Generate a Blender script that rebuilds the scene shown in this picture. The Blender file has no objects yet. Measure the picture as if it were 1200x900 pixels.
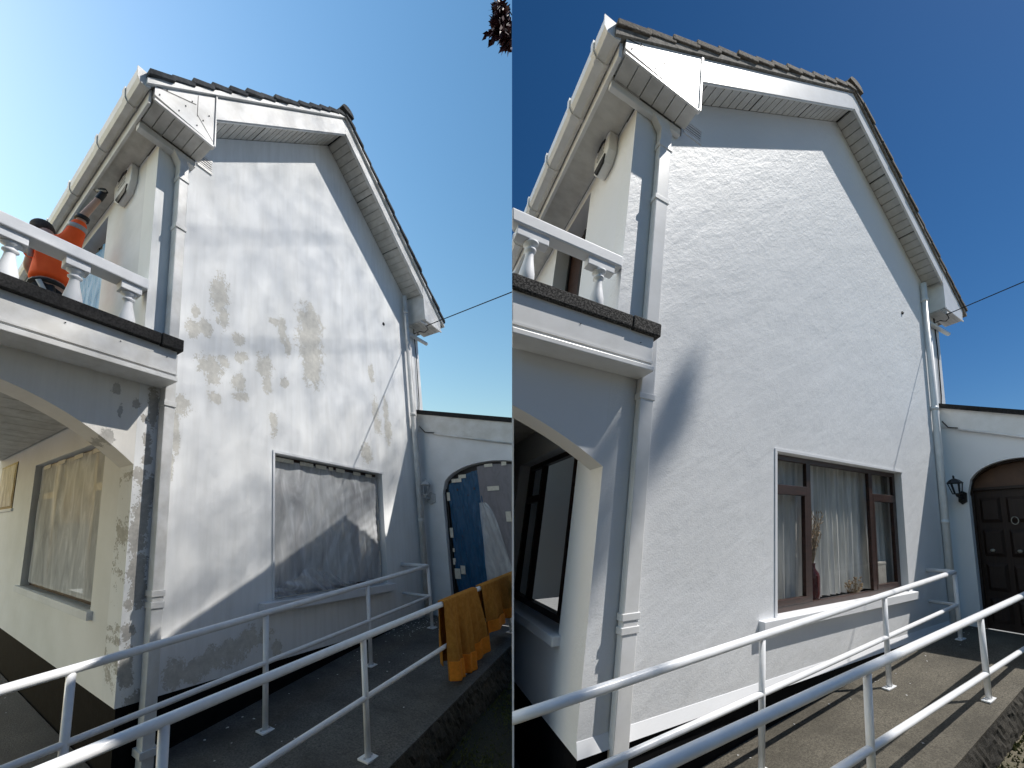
import bpy, bmesh, math, random
import numpy as np
from mathutils import Vector, Matrix

R = math.radians
random.seed(7)
rng = np.random.default_rng(11)
scene = bpy.context.scene
COL = scene.collection

# ------------------------------------------------------------------ camera
cam_d = bpy.data.cameras.new('camera')
cam_d.sensor_width = 36.0
cam_d.lens = 13.8
cam_d.shift_y = 0.0542
cam_d.clip_start = 0.05
cam_d.clip_end = 2000
cam = bpy.data.objects.new('camera', cam_d)
cam.location = (0, 0, 1.6)
cam.rotation_euler = (R(90 + 12.6), 0, 0)
COL.objects.link(cam)
scene.camera = cam

# ------------------------------------------------------------------ sky and sun
SUN_DIR = Vector((0.6225, -0.0109, 0.7826)).normalized()      # towards the sun
SUN_EL = math.asin(SUN_DIR.z)
SUN_AZ = math.atan2(SUN_DIR.x, SUN_DIR.y)
world = bpy.data.worlds.new('World')
scene.world = world
world.use_nodes = True
wn, wl = world.node_tree.nodes, world.node_tree.links
wn.clear()
w_out = wn.new('ShaderNodeOutputWorld')


def nishita(el, az, air, dust, ozone, alt=0):
    s = wn.new('ShaderNodeTexSky')
    s.sky_type = 'NISHITA'
    s.sun_disc = False
    s.sun_elevation = el
    s.sun_rotation = az
    s.air_density, s.dust_density, s.ozone_density, s.altitude = air, dust, ozone, alt
    return s


# the place has two airs: pale and hazy over the shaded house, deep and clear over the sunlit one
sky_pale = nishita(R(33), R(-93), 2.0, 1.0, 3.0)
sky_deep = nishita(SUN_EL, SUN_AZ, 1.0, 0.3, 5.0, 800)
bg_pale = wn.new('ShaderNodeBackground')
bg_pale.inputs['Strength'].default_value = 0.13
bg_deep = wn.new('ShaderNodeBackground')
bg_deep.inputs['Strength'].default_value = 0.05
tc = wn.new('ShaderNodeTexCoord')
sep = wn.new('ShaderNodeSeparateXYZ')
gt = wn.new('ShaderNodeMath'); gt.operation = 'GREATER_THAN'; gt.inputs[1].default_value = 0.0
mixw = wn.new('ShaderNodeMixShader')
wl.new(tc.outputs['Generated'], sep.inputs[0])
wl.new(sep.outputs['X'], gt.inputs[0])
for sky_, bg_, sat in ((sky_pale, bg_pale, 1.28), (sky_deep, bg_deep, 1.25)):
    hs = wn.new('ShaderNodeHueSaturation')
    hs.inputs['Saturation'].default_value = sat
    wl.new(sky_.outputs[0], hs.inputs['Color'])
    wl.new(hs.outputs[0], bg_.inputs['Color'])
wl.new(gt.outputs[0], mixw.inputs[0])
wl.new(bg_pale.outputs[0], mixw.inputs[1])
wl.new(bg_deep.outputs[0], mixw.inputs[2])
wl.new(mixw.outputs[0], w_out.inputs['Surface'])

sun_d = bpy.data.lights.new('sun', 'SUN')
sun_d.energy = 3.6
sun_d.angle = R(0.55)
sun_d.color = (1.0, 0.96, 0.9)
sun = bpy.data.objects.new('sun', sun_d)
sun.rotation_euler = SUN_DIR.to_track_quat('Z', 'Y').to_euler()
sun.location = (20, 0, 30)
COL.objects.link(sun)

scene.view_settings.view_transform = 'Standard'
scene.view_settings.look = 'None'
scene.view_settings.exposure = 0.55
scene.view_settings.gamma = 1.0
scene.view_settings.use_curve_mapping = False


# ------------------------------------------------------------------ materials
class NT:
    def __init__(self, name):
        self.m = bpy.data.materials.new(name)
        self.m.use_nodes = True
        self.n, self.l = self.m.node_tree.nodes, self.m.node_tree.links
        self.b = self.n['Principled BSDF']
        self._lc = None

    def lc(self):
        if self._lc is None:
            a = self.n.new('ShaderNodeAttribute'); a.attribute_name = 'lc'
            self._lc = a.outputs['Vector']
        return self._lc

    def noise(self, scale, detail=4, rough=.55, vec=None, stretch=None, dist=0.0):
        t = self.n.new('ShaderNodeTexNoise')
        t.inputs['Scale'].default_value = scale
        t.inputs['Detail'].default_value = detail
        t.inputs['Roughness'].default_value = rough
        t.inputs['Distortion'].default_value = dist
        v = vec or self.lc()
        if stretch:
            mp = self.n.new('ShaderNodeMapping')
            mp.inputs['Scale'].default_value = stretch
            self.l.new(v, mp.inputs['Vector']); v = mp.outputs[0]
        self.l.new(v, t.inputs['Vector'])
        return t.outputs['Fac']

    def ramp(self, fac, stops):
        r = self.n.new('ShaderNodeValToRGB')
        e = r.color_ramp.elements
        while len(e) < len(stops):
            e.new(0.5)
        for i, (p, c) in enumerate(stops):
            e[i].position = p
            e[i].color = (*c, 1) if not isinstance(c, (int, float)) else (c, c, c, 1)
        self.l.new(fac, r.inputs[0])
        return r.outputs[0]

    def mix(self, fac, a, b):
        m = self.n.new('ShaderNodeMix'); m.data_type = 'RGBA'
        for sock, val in ((m.inputs[0], fac), (m.inputs[6], a), (m.inputs[7], b)):
            if isinstance(val, (int, float)):
                sock.default_value = val
            elif isinstance(val, tuple):
                sock.default_value = (*val, 1)
            else:
                self.l.new(val, sock)
        return m.outputs[2]

    def math(self, op, a, b=None, clamp=False):
        m = self.n.new('ShaderNodeMath'); m.operation = op; m.use_clamp = clamp
        for i, val in enumerate((a, b)):
            if val is None:
                continue
            if isinstance(val, (int, float)):
                m.inputs[i].default_value = val
            else:
                self.l.new(val, m.inputs[i])
        return m.outputs[0]

    def bump(self, h, strength=.4, dist=.01, prev=None):
        b = self.n.new('ShaderNodeBump')
        b.inputs['Strength'].default_value = strength
        b.inputs['Distance'].default_value = dist
        self.l.new(h, b.inputs['Height'])
        if prev is not None:
            self.l.new(prev, b.inputs['Normal'])
        self.l.new(b.outputs[0], self.b.inputs['Normal'])
        return b.outputs[0]

    def set(self, color=None, rough=None, metal=None, spec=None, alpha=None, trans=None, emit=None):
        for key, val in (('Base Color', color), ('Roughness', rough), ('Metallic', metal),
                         ('Specular IOR Level', spec), ('Alpha', alpha), ('Transmission Weight', trans)):
            if val is None:
                continue
            s = self.b.inputs[key]
            if isinstance(val, tuple):
                s.default_value = (*val, 1)
            elif isinstance(val, (int, float)):
                s.default_value = val
            else:
                self.l.new(val, s)
        return self


def simple(name, c1, c2=None, scale=6, rough=.5, bump=0, bscale=60, spec=.4, stretch=None, contrast=(.35, .65)):
    t = NT(name)
    c2 = c2 or tuple(x * .8 for x in c1)
    f = t.noise(scale, 5, .6, stretch=stretch)
    t.set(color=t.ramp(f, [(contrast[0], c2), (contrast[1], c1)]), rough=rough, spec=spec)
    if bump:
        t.bump(t.noise(bscale, 4, .6, stretch=stretch), bump, .01)
    return t.m


PEEL = [(0.84, 3.86, 0.12, 0.23), (0.91, 3.62, 0.07, 0.15), (0.54, 3.53, 0.05, 0.08), (0.52, 3.32, 0.09, 0.1), (0.67, 3.41, 0.08, 0.11), (0.82, 3.54, 0.03, 0.05), (1.13, 3.42, 0.09, 0.08), (0.76, 3.0, 0.17, 0.11), (0.78, 2.89, 0.1, 0.09), (1.16, 3.23, 0.1, 0.07), (1.14, 2.91, 0.1, 0.12), (0.83, 2.66, 0.08, 0.06), (1.18, 2.77, 0.1, 0.06), (1.53, 3.22, 0.13, 0.15), (1.57, 3.04, 0.08, 0.13), (1.7, 3.86, 0.11, 0.05), (1.83, 3.82, 0.08, 0.17), (1.93, 3.63, 0.06, 0.14), (1.88, 3.12, 0.08, 0.08), (2.38, 4.13, 0.25, 0.26), (2.38, 3.79, 0.26, 0.32), (2.41, 3.46, 0.2, 0.25), (1.69, 2.57, 0.07, 0.15), (3.97, 3.23, 0.1, 0.21), (4.02, 2.99, 0.1, 0.17), (4.29, 3.3, 0.08, 0.21), (4.33, 2.95, 0.11, 0.21), (3.9, 3.83, 0.08, 0.15), (3.66, 2.48, 0.14, 0.15), (0.91, 3.09, 0.09, 0.06), (0.44, 2.5, 0.1, 0.1), (0.38, 2.29, 0.05, 0.15), (0.4, 2.11, 0.04, 0.11), (0.35, 1.91, 0.04, 0.16), (0.52, 0.13, 0.14, 0.11), (0.71, 0.12, 0.17, 0.1), (0.92, 0.18, 0.18, 0.1), (1.12, 0.19, 0.2, 0.11), (1.35, 0.26, 0.14, 0.13), (0.33, 0.73, 0.02, 0.07), (1.57, 0.27, 0.1, 0.08), (1.75, 0.12, 0.08, 0.07)]
PEEL_DARK = [(0.14, 2.43, 0.05, 0.19), (0.11, 2.11, 0.04, 0.07), (0.12, 2.01, 0.03, 0.04), (0.06, 1.77, 0.06, 0.09), (0.15, 1.66, 0.08, 0.12), (0.1, 1.47, 0.08, 0.13), (0.08, 1.29, 0.09, 0.17), (0.1, 1.0, 0.09, 0.15), (0.11, 0.84, 0.08, 0.13), (0.05, 0.74, 0.04, 0.05), (0.06, 0.53, 0.06, 0.06), (-0.03, 0.46, 0.04, 0.04), (0.06, 0.27, 0.07, 0.14), (0.18, 0.02, 0.09, 0.06), (-0.21, 2.5, 0.04, 0.05), (-0.02, 2.4, 0.04, 0.05), (-0.16, 2.3, 0.02, 0.07), (-0.24, 2.08, 0.06, 0.06), (0.12, 1.92, 0.05, 0.04), (0.06, 2.29, 0.03, 0.04)]


def old_paint(name, base, patches, bare, dirt, amp=.9, dark_patches=(), bare_dark=None):
    """weathered masonry paint with flaked places"""
    t = NT(name)
    lc = t.lc()
    n1 = t.noise(9, 8, .68, dist=.3)
    n2 = t.noise(48, 5, .7)
    wob = t.math('ADD', t.math('MULTIPLY', t.math('SUBTRACT', n1, .5), 3.4 * amp), t.math('MULTIPLY', t.math('SUBTRACT', n2, .5), 2.3 * amp))

    def near(pp):
        acc = None
        for (cu, cv, ru, rv) in pp:
            s = t.n.new('ShaderNodeVectorMath'); s.operation = 'SUBTRACT'
            t.l.new(lc, s.inputs[0]); s.inputs[1].default_value = (cu, cv, 0)
            d = t.n.new('ShaderNodeVectorMath'); d.operation = 'MULTIPLY'
            t.l.new(s.outputs[0], d.inputs[0]); d.inputs[1].default_value = (1 / ru, 1 / rv, 0)
            q = t.n.new('ShaderNodeVectorMath'); q.operation = 'LENGTH'
            t.l.new(d.outputs[0], q.inputs[0])
            acc = q.outputs['Value'] if acc is None else t.math('MINIMUM', acc, q.outputs['Value'])
        return t.math('ADD', acc, wob)
    dd = near(patches) if patches else None
    dk = near(dark_patches) if dark_patches else None
    cut = lambda q: t.math('MULTIPLY', t.math('SUBTRACT', 1.0, q), 22.0, clamp=True)
    both = dd if dk is None else (dk if dd is None else t.math('MINIMUM', dd, dk))
    mask = cut(both)
    halo = t.math('MULTIPLY', t.math('SUBTRACT', 2.2, both), .45, clamp=True)
    # grime: faint vertical runs and blotches
    runs = t.noise(3.5, 5, .6, stretch=(3.2, .35, 1))
    blot = t.noise(1.1, 4, .55)
    c = t.mix(t.ramp(runs, [(.42, 0.), (.75, .5)]), base, dirt)
    c = t.mix(t.ramp(blot, [(.5, 0.), (.8, .45)]), c, dirt)
    c = t.mix(t.math('MULTIPLY', halo, .22), c, dirt)
    tone = t.ramp(t.noise(14, 6, .7), [(.3, tuple(x * .72 for x in bare)), (.7, bare)]) if bare else None
    if dd is not None:
        c = t.mix(cut(dd), c, tone)
    if dk is not None:
        tone2 = t.ramp(t.noise(17, 6, .7), [(.3, tuple(x * .65 for x in bare_dark)), (.7, bare_dark)])
        c = t.mix(cut(dk), c, tone2)
    t.set(color=c, rough=.75, spec=.25)
    grain = t.noise(70, 5, .65)
    wav = t.noise(5, 4, .5)
    h = t.math('ADD', t.math('MULTIPLY', grain, .12), t.math('MULTIPLY', wav, .7))
    h = t.math('SUBTRACT', h, t.math('MULTIPLY', mask, .5))
    t.bump(h, .4, .014)
    return t.m


def fresh_paint(name, base, relief=.5):
    t = NT(name)
    f = t.noise(1.3, 4, .5)
    t.set(color=t.ramp(f, [(.3, tuple(x * .95 for x in base)), (.7, base)]), rough=.58, spec=.35)
    mp = t.n.new('ShaderNodeMapping')
    mp.inputs['Rotation'].default_value = (0, 0, R(38))
    t.l.new(t.lc(), mp.inputs['Vector'])
    stroke = t.noise(2.4, 5, .55, vec=mp.outputs[0], stretch=(2.1, .8, 1), dist=.25)
    med = t.noise(16, 6, .66, vec=mp.outputs[0], stretch=(1.5, .8, 1), dist=.2)
    fine = t.noise(75, 4, .62)
    # rougher, unskimmed render high on the wall, smoother lower down
    sepn = t.n.new('ShaderNodeSeparateXYZ'); t.l.new(t.lc(), sepn.inputs[0])
    hi = t.math('MULTIPLY', t.math('SUBTRACT', sepn.outputs['Y'], 2.6), .35, clamp=True)
    h = t.math('MULTIPLY', stroke, .42)
    h = t.math('ADD', h, t.math('MULTIPLY', med, t.math('ADD', t.math('MULTIPLY', hi, .20), .06)))
    h = t.math('ADD', h, t.math('MULTIPLY', fine, .05))
    t.bump(h, relief, .05)
    return t.m


M = {}
M['paint_old'] = old_paint('old white masonry paint', (.84, .85, .85), PEEL, (.72, .70, .64), (.66, .66, .64), .9, PEEL_DARK, (.55, .53, .49))
M['paint_cream'] = old_paint('old cream masonry paint', (.81, .785, .73), [], None, (.68, .65, .60), .9, PEEL_DARK, (.55, .53, .49))
M['paint_cream_plain'] = simple('plain old cream paint', (.80, .80, .79), (.72, .72, .70), 1.6, .75, .15, 70)
M['paint_new'] = fresh_paint('fresh white masonry paint', (.80, .81, .82), .55)
M['paint_new_flat'] = fresh_paint('fresh white paint on smooth render', (.80, .81, .83), .12)
M['paint_old_plain'] = simple('plain old white paint', (.78, .79, .81), (.68, .69, .70), 2.2, .7, .15, 70)
M['upvc_old'] = simple('weathered white upvc', (.72, .72, .71), (.58, .57, .54), 5, .45, 0)
M['soffit_old'] = simple('dirty white soffit board', (.62, .60, .56), (.46, .44, .40), 7, .55, 0)
M['upvc_new'] = simple('clean white upvc', (.80, .80, .80), (.72, .72, .71), 5, .35, 0)
M['soffit_new'] = simple('white soffit board', (.66, .65, .63), (.55, .54, .52), 7, .45, 0)
M['plinth'] = simple('black plinth paint', (.008, .008, .009), (.004, .004, .005), 9, .75, .25, 40, spec=.1)
M['lead'] = simple('black mineral felt', (.035, .034, .034), (.012, .012, .012), 60, .85, .6, 160, spec=.2)
M['felt_new'] = simple('grey mineral felt', (.13, .125, .12), (.018, .018, .018), 85, .9, .8, 180, spec=.2, contrast=(.45, .6))
M['tile_old'] = simple('dark concrete roof tile', (.075, .08, .085), (.03, .033, .036), 14, .85, .5, 60)
M['tile_new'] = simple('lichen brown roof tile', (.17, .145, .115), (.07, .06, .05), 22, .9, .6, 60)
M['mortar'] = simple('verge mortar', (.30, .28, .25), (.14, .13, .12), 25, .9, .5, 60)
M['rail_paint'] = simple('white gloss rail paint', (.86, .87, .88), (.78, .79, .80), 9, .3, .05, 60, spec=.5)
M['brass'] = simple('aged metal', (.35, .33, .28), (.2, .18, .15), 20, .35, 0)
M['iron'] = simple('black cast metal', (.012, .012, .013), (.02, .02, .02), 30, .4, 0)
M['iron_white'] = simple('pale weathered metal', (.52, .53, .54), (.40, .41, .42), 30, .5, 0)
M['wood'] = simple('dark red brown stained wood', (.055, .024, .017), (.024, .012, .009), 8, .4, .15, 50, stretch=(1, 6, 1))
M['door'] = simple('dark stained door wood', (.030, .017, .012), (.016, .010, .008), 8, .45, .12, 50, stretch=(1, .2, 6))
M['fanlight_brown'] = simple('brown fanlight panel', (.12, .065, .04), (.08, .045, .03), 5, .5, 0)  # one even brown for the panel over the door
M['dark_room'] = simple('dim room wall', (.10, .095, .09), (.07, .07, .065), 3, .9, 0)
M['cable'] = simple('black cable rubber', (.012, .012, .012), (.02, .02, .02), 30, .6, 0)
M['black'] = simple('matt black plastic', (.012, .012, .013), (.02, .02, .022), 12, .5, 0)
M['tape'] = simple('cream masking tape', (.72, .68, .58), (.6, .56, .47), 30, .7, 0)
M['terracotta'] = simple('dark red glazed clay', (.10, .018, .016), (.06, .012, .012), 12, .25, 0)
M['straw'] = simple('dried stems', (.30, .22, .12), (.18, .12, .07), 20, .8, 0)
M['card'] = simple('pale box card', (.45, .43, .38), (.36, .34, .30), 10, .8, 0)
M['skin'] = simple('skin', (.52, .33, .25), (.46, .28, .21), 15, .5, 0)
M['trousers'] = simple('charcoal work cloth', (.020, .020, .024), (.010, .010, .012), 12, .85, .3, 70)
M['cap'] = simple('grey brown hair', (.06, .048, .04), (.03, .025, .02), 40, .8, .4, 90)
M['bark'] = simple('bark', (.10, .075, .06), (.05, .04, .03), 14, .9, .6, 30, stretch=(4, .6, 4))
M['leaf_copper'] = simple('copper leaf', (.060, .014, .016), (.028, .010, .013), 3, .55, 0)
M['leaf_green'] = simple('green leaf', (.07, .11, .03), (.035, .06, .018), 3, .55, 0)
M['moss'] = simple('moss', (.10, .095, .022), (.05, .055, .015), 20, .95, 0)
M['flake'] = simple('paint flake', (.78, .78, .77), (.66, .66, .65), 9, .7, 0)
M['strap'] = simple('pale strap', (.62, .62, .62), (.5, .5, .5), 9, .7, 0)


def concrete(name, light, dark, stain):
    t = NT(name)
    agg = t.noise(60, 6, .78)
    big = t.noise(1.6, 8, .68)
    c = t.ramp(agg, [(.34, dark), (.50, light), (.66, tuple(x * 1.6 for x in light))])
    c = t.mix(t.ramp(big, [(.40, 0.), (.66, .75)]), c, stain)
    t.set(color=c, rough=.85, spec=.3)
    t.bump(t.noise(80, 6, .7), .55, .012)
    return t.m


M['ramp_old'] = concrete('dark grey concrete', (.12, .115, .105), (.045, .044, .042), (.05, .048, .044))  # neutral grey for the ramp of the flaking house
M['ramp_new'] = concrete('tan exposed concrete', (.12, .108, .085), (.04, .035, .027), (.052, .047, .037))  # the other ramp, in a warmer tone
M['ramp_side'] = concrete('blackened concrete edge', (.07, .062, .05), (.016, .015, .014), (.012, .012, .012))
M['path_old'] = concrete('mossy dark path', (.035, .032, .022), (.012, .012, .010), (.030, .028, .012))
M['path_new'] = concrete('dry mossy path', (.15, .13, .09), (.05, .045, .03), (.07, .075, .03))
M['slab'] = concrete('porch slab concrete', (.17, .155, .14), (.08, .075, .07), (.09, .08, .075))
M['yard'] = concrete('pale concrete yard', (.24, .23, .21), (.16, .155, .14), (.2, .19, .175))


def plastic(name, tint, alpha, rough=.28, crease=1.0, fold=(7, 2.2, 7)):
    t = NT(name)
    w1 = t.noise(2.0, 6, .6, stretch=fold, dist=1.2)
    w2 = t.noise(9, 4, .6, stretch=fold, dist=.8)
    a = t.ramp(w1, [(.3, alpha - .16), (.55, alpha), (.72, min(1, alpha + .2))])
    t.set(color=tint, rough=rough, spec=.6, alpha=a)
    h = t.math('ADD', w1, t.math('MULTIPLY', w2, .35))
    t.bump(h, .8 * crease, .04)
    return t.m


M['poly_clear'] = plastic('thin clear polythene', (.84, .86, .88), .42, .3, .22, (3, .9, 3))
M['poly_milky'] = plastic('milky taut polythene', (.86, .88, .90), .50, .55, .15, (3, .9, 3))
M['poly_milky'].node_tree.nodes['Principled BSDF'].inputs['Specular IOR Level'].default_value = .2
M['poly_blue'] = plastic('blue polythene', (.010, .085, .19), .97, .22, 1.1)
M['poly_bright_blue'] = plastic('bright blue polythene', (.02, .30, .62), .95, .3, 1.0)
M['poly_grey'] = plastic('grey lilac dust sheet', (.20, .19, .21), .98, .5, .5)

tg = NT('window glass')
tg.set(color=(.02, .025, .03), rough=.03, spec=.6, alpha=.08)
M['glass'] = tg.m

tn = NT('net curtain')
wv = tn.noise(3, 3, .5, stretch=(9, .4, 1))
tn.set(color=tn.ramp(wv, [(.3, (.72, .71, .66)), (.7, (.90, .89, .84))]), rough=.9, spec=.1,
       alpha=tn.ramp(wv, [(.3, .72), (.7, .95)]))
M['net'] = tn.m

tt = NT('golden brown towel')
rib = tt.n.new('ShaderNodeTexWave'); rib.wave_type = 'BANDS'; rib.bands_direction = 'X'
rib.inputs['Scale'].default_value = 26; rib.inputs['Distortion'].default_value = .6
tt.l.new(tt.lc(), rib.inputs['Vector'])
tt.set(color=tt.ramp(tt.noise(18, 5, .6), [(.3, (.36, .15, .028)), (.7, (.50, .23, .05))]), rough=.95, spec=.1)
tt.bump(tt.math('ADD', tt.math('MULTIPLY', rib.outputs['Fac'], .5), tt.noise(160, 3, .6)), .5, .006)
M['towel'] = tt.m
M['towel_hem'] = simple('orange towel border', (.80, .27, .025), (.66, .21, .018), 30, .9, .4, 120)
M['hivis'] = simple('fluorescent orange work shirt', (1.0, .13, .02), (.92, .10, .015), 6, .8, .3, 30)
M['reflect'] = simple('grey reflective tape', (.42, .42, .42), (.34, .34, .35), 30, .45, 0)


# ------------------------------------------------------------------ building frames
class Frame:
    """axes of one house: along its gable, up its corner, out of its gable"""
    def __init__(self, o, g, h, n, side):
        self.o, self.side = np.array(o), side
        self.A = np.array([g, h, n]).T
        self.Ai = np.linalg.inv(self.A)
        self.k = float(np.linalg.norm(h)) / 1.04

    def P(self, p):
        return self.o + self.A @ np.asarray(p, float)

    def L(self, x):
        return self.Ai @ (np.asarray(x, float) - self.o)


OLD = Frame((-3.7246, 4.137, -0.0636), (0.3821, 0.8413, -0.0174), (-0.1519, -0.011, 1.2376), (1.3877, -0.8615, 0.0055), -1)
NEW = Frame((0.3416, 2.4622, 0.3762), (1.027, 0.5768, -0.003), (0.1242, -0.0016, 0.8557), (0.1763, -0.5904, 0.001), 1)
GAP = 0.0006


def unit(v):
    v = np.asarray(v, float)
    return v / (np.linalg.norm(v) + 1e-12)


def finish(name, verts, faces, mat, parent=None, fr=None, smooth=False, bevel=0, base=None):
    """link one mesh object; verts are world points; things of one plot end at the plot line"""
    me = bpy.data.meshes.new(name)
    verts = np.asarray(verts, float)
    root = parent
    while root is not None and root.parent is not None:
        root = root.parent
    if root is not None:
        org = np.array(root.location)
    else:
        org = np.array(base if base is not None else verts.mean(0))
    me.from_pydata([tuple(v) for v in (verts - org)], [], faces)
    bm = bmesh.new(); bm.from_mesh(me)
    bmesh.ops.recalc_face_normals(bm, faces=bm.faces)
    if fr is not None:
        xs = verts[:, 0] * fr.side
        if xs.min() < GAP:
            if xs.max() <= GAP:
                bm.free(); bpy.data.meshes.remove(me)
                return None
            geom = bm.verts[:] + bm.edges[:] + bm.faces[:]
            r = bmesh.ops.bisect_plane(bm, geom=geom, plane_co=Vector((GAP * fr.side - org[0], 0, 0)),
                                       plane_no=Vector((-fr.side, 0, 0)), clear_outer=True)
            cut = [e for e in r['geom_cut'] if isinstance(e, bmesh.types.BMEdge)]
            try:
                bmesh.ops.holes_fill(bm, edges=cut, sides=0)
            except Exception:
                pass
    bm.to_mesh(me); bm.free()
    if len(me.polygons) == 0:
        bpy.data.meshes.remove(me)
        return None
    at = me.attributes.new('lc', 'FLOAT_VECTOR', 'POINT')
    co = np.zeros(len(me.vertices) * 3); me.vertices.foreach_get('co', co)
    co = co.reshape(-1, 3) + org
    if fr is not None:
        co = (fr.Ai @ (co - fr.o).T).T
    at.data.foreach_set('vector', co.ravel())
    for m in (mat if isinstance(mat, list) else [mat]):
        me.materials.append(M[m] if isinstance(m, str) else m)
    if smooth:
        me.polygons.foreach_set('use_smooth', [True] * len(me.polygons))
    ob = bpy.data.objects.new(name, me)
    COL.objects.link(ob)
    if parent is not None:
        ob.parent = parent
    else:
        ob.location = org
    if bevel:
        md = ob.modifiers.new('bevel', 'BEVEL'); md.width = bevel; md.segments = 2; md.limit_method = 'ANGLE'
    return ob


def tag(o, label=None, cat=None, group=None, kind=None):
    if o is None:
        return None
    if label: o['label'] = label
    if cat: o['category'] = cat
    if group: o['group'] = group
    if kind: o['kind'] = kind
    return o


def thing(name, fr, at, label, cat, group=None):
    o = bpy.data.objects.new(name, None)
    COL.objects.link(o)
    o.empty_display_size = .1
    o.location = fr.P(at) if fr is not None else at
    return tag(o, label, cat, group)


class MB:
    """collects shapes given in a house frame (u along gable, v up, w out of the gable)"""
    def __init__(self, fr):
        self.fr, self.v, self.f, self.mi = fr, [], [], []

    def add(self, pts, faces, world=False):
        k = len(self.v)
        self.v += [np.asarray(p, float) if world else self.fr.P(p) for p in pts]
        self.f += [[i + k for i in f] for f in faces]
        return self

    def box(self, u0, u1, v0, v1, w0, w1):
        p = [(u, v, w) for u in (u0, u1) for v in (v0, v1) for w in (w0, w1)]
        return self.add(p, [(0, 1, 3, 2), (4, 6, 7, 5), (0, 4, 5, 1), (2, 3, 7, 6), (0, 2, 6, 4), (1, 5, 7, 3)])

    def hexa(self, a, b):
        """two quads a and b (4 points each) joined"""
        p = list(a) + list(b)
        return self.add(p, [(0, 1, 2, 3), (7, 6, 5, 4)] + [(i, (i + 1) % 4, (i + 1) % 4 + 4, i + 4) for i in range(4)])

    def prism(self, poly, w0, w1, axis='w'):
        n = len(poly)
        if axis == 'w':
            p = [(a, b, w0) for a, b in poly] + [(a, b, w1) for a, b in poly]
        else:                        # poly in (w, v), extruded along u
            p = [(w0, b, a) for a, b in poly] + [(w1, b, a) for a, b in poly]
        return self.add(p, [tuple(range(n)), tuple(range(2 * n - 1, n - 1, -1))] +
                        [(i, (i + 1) % n, (i + 1) % n + n, i + n) for i in range(n)])

    def tube(self, pts, r, seg=12, cap=True, world=False):
        P = [np.asarray(p, float) if world else self.fr.P(p) for p in pts]
        n = len(P)
        rs = r if isinstance(r, (list, tuple)) else [r] * n
        rs = [q * self.fr.k for q in rs]
        t0 = unit(P[1] - P[0])
        a = unit(np.cross(t0, (0, 0, 1) if abs(t0[2]) < .9 else (1, 0, 0)))
        vs = []
        for i in range(n):
            if i == 0: t = P[1] - P[0]
            elif i == n - 1: t = P[-1] - P[-2]
            else: t = unit(P[i + 1] - P[i]) + unit(P[i] - P[i - 1])
            t = unit(t)
            a = unit(a - t * (a @ t)); b = np.cross(t, a)
            for k in range(seg):
                th = 2 * math.pi * k / seg
                vs.append(P[i] + rs[i] * (a * math.cos(th) + b * math.sin(th)))
        fs = [(i * seg + k, i * seg + (k + 1) % seg, (i + 1) * seg + (k + 1) % seg, (i + 1) * seg + k)
              for i in range(n - 1) for k in range(seg)]
        if cap:
            fs += [tuple(range(seg - 1, -1, -1)), tuple((n - 1) * seg + k for k in range(seg))]
        return self.add(vs, fs, True)

    def lathe(self, c, prof, seg=20):
        """round body on the vertical through c; prof of (radius, v)"""
        vs = []
        for r, v in prof:
            ctr = self.fr.P((c[0], v, c[1]))
            for k in range(seg):
                th = 2 * math.pi * k / seg
                vs.append(ctr + self.fr.k * np.array([r * math.cos(th), r * math.sin(th), 0]))
        n = len(prof)
        fs = [(i * seg + k, i * seg + (k + 1) % seg, (i + 1) * seg + (k + 1) % seg, (i + 1) * seg + k)
              for i in range(n - 1) for k in range(seg)]
        fs += [tuple(range(seg - 1, -1, -1)), tuple((n - 1) * seg + k for k in range(seg))]
        return self.add(vs, fs, True)

    def sheet(self, fn, nu, nv, thick=None):
        """fn(s,t)->local point on a grid"""
        p = [fn(i / nu, j / nv) for j in range(nv + 1) for i in range(nu + 1)]
        f = [(j * (nu + 1) + i, j * (nu + 1) + i + 1, (j + 1) * (nu + 1) + i + 1, (j + 1) * (nu + 1) + i)
             for j in range(nv) for i in range(nu)]
        return self.add(p, f)

    def build(self, name, mat, parent=None, smooth=False, bevel=0, base=None):
        if not self.v:
            return None
        return finish(name, self.v, self.f, mat, parent, self.fr, smooth, bevel,
                      self.fr.P(base) if base is not None else None)


def wall_with_hole(mb, a0, a1, b0, b1, h0, h1, k0, k1, d0, d1, axis):
    """rectangular wall a0..a1 by b0..b1 with an opening h0..h1 by k0..k1"""
    def pc(x0, x1, y0, y1):
        if x1 - x0 < 1e-4 or y1 - y0 < 1e-4: return
        if axis == 'w': mb.box(x0, x1, y0, y1, d0, d1)
        else: mb.box(d0, d1, y0, y1, x0, x1)
    pc(a0, h0, b0, b1); pc(h1, a1, b0, b1); pc(h0, h1, b0, k0); pc(h0, h1, k1, b1)


# ------------------------------------------------------------------ the wide ground
def ground():
    n = 24
    xs = np.linspace(-150, 150, n + 1)
    vs = [(x, y, -1.25) for y in xs for x in xs]
    fs = [(j * (n + 1) + i, j * (n + 1) + i + 1, (j + 1) * (n + 1) + i + 1, (j + 1) * (n + 1) + i) for j in range(n) for i in range(n)]
    o = finish('ground', vs, fs, 'yard')
    tag(o, kind='structure')


ground()

AP = 2.915                       # ridge position along the gable
def barge_lo(u): return 7.45 - .75 * abs(u - AP)
def barge_hi(u): return barge_lo(u) + .31
def ramp_v(u): return min(-.48 + .105 * u, 0.0)


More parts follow.
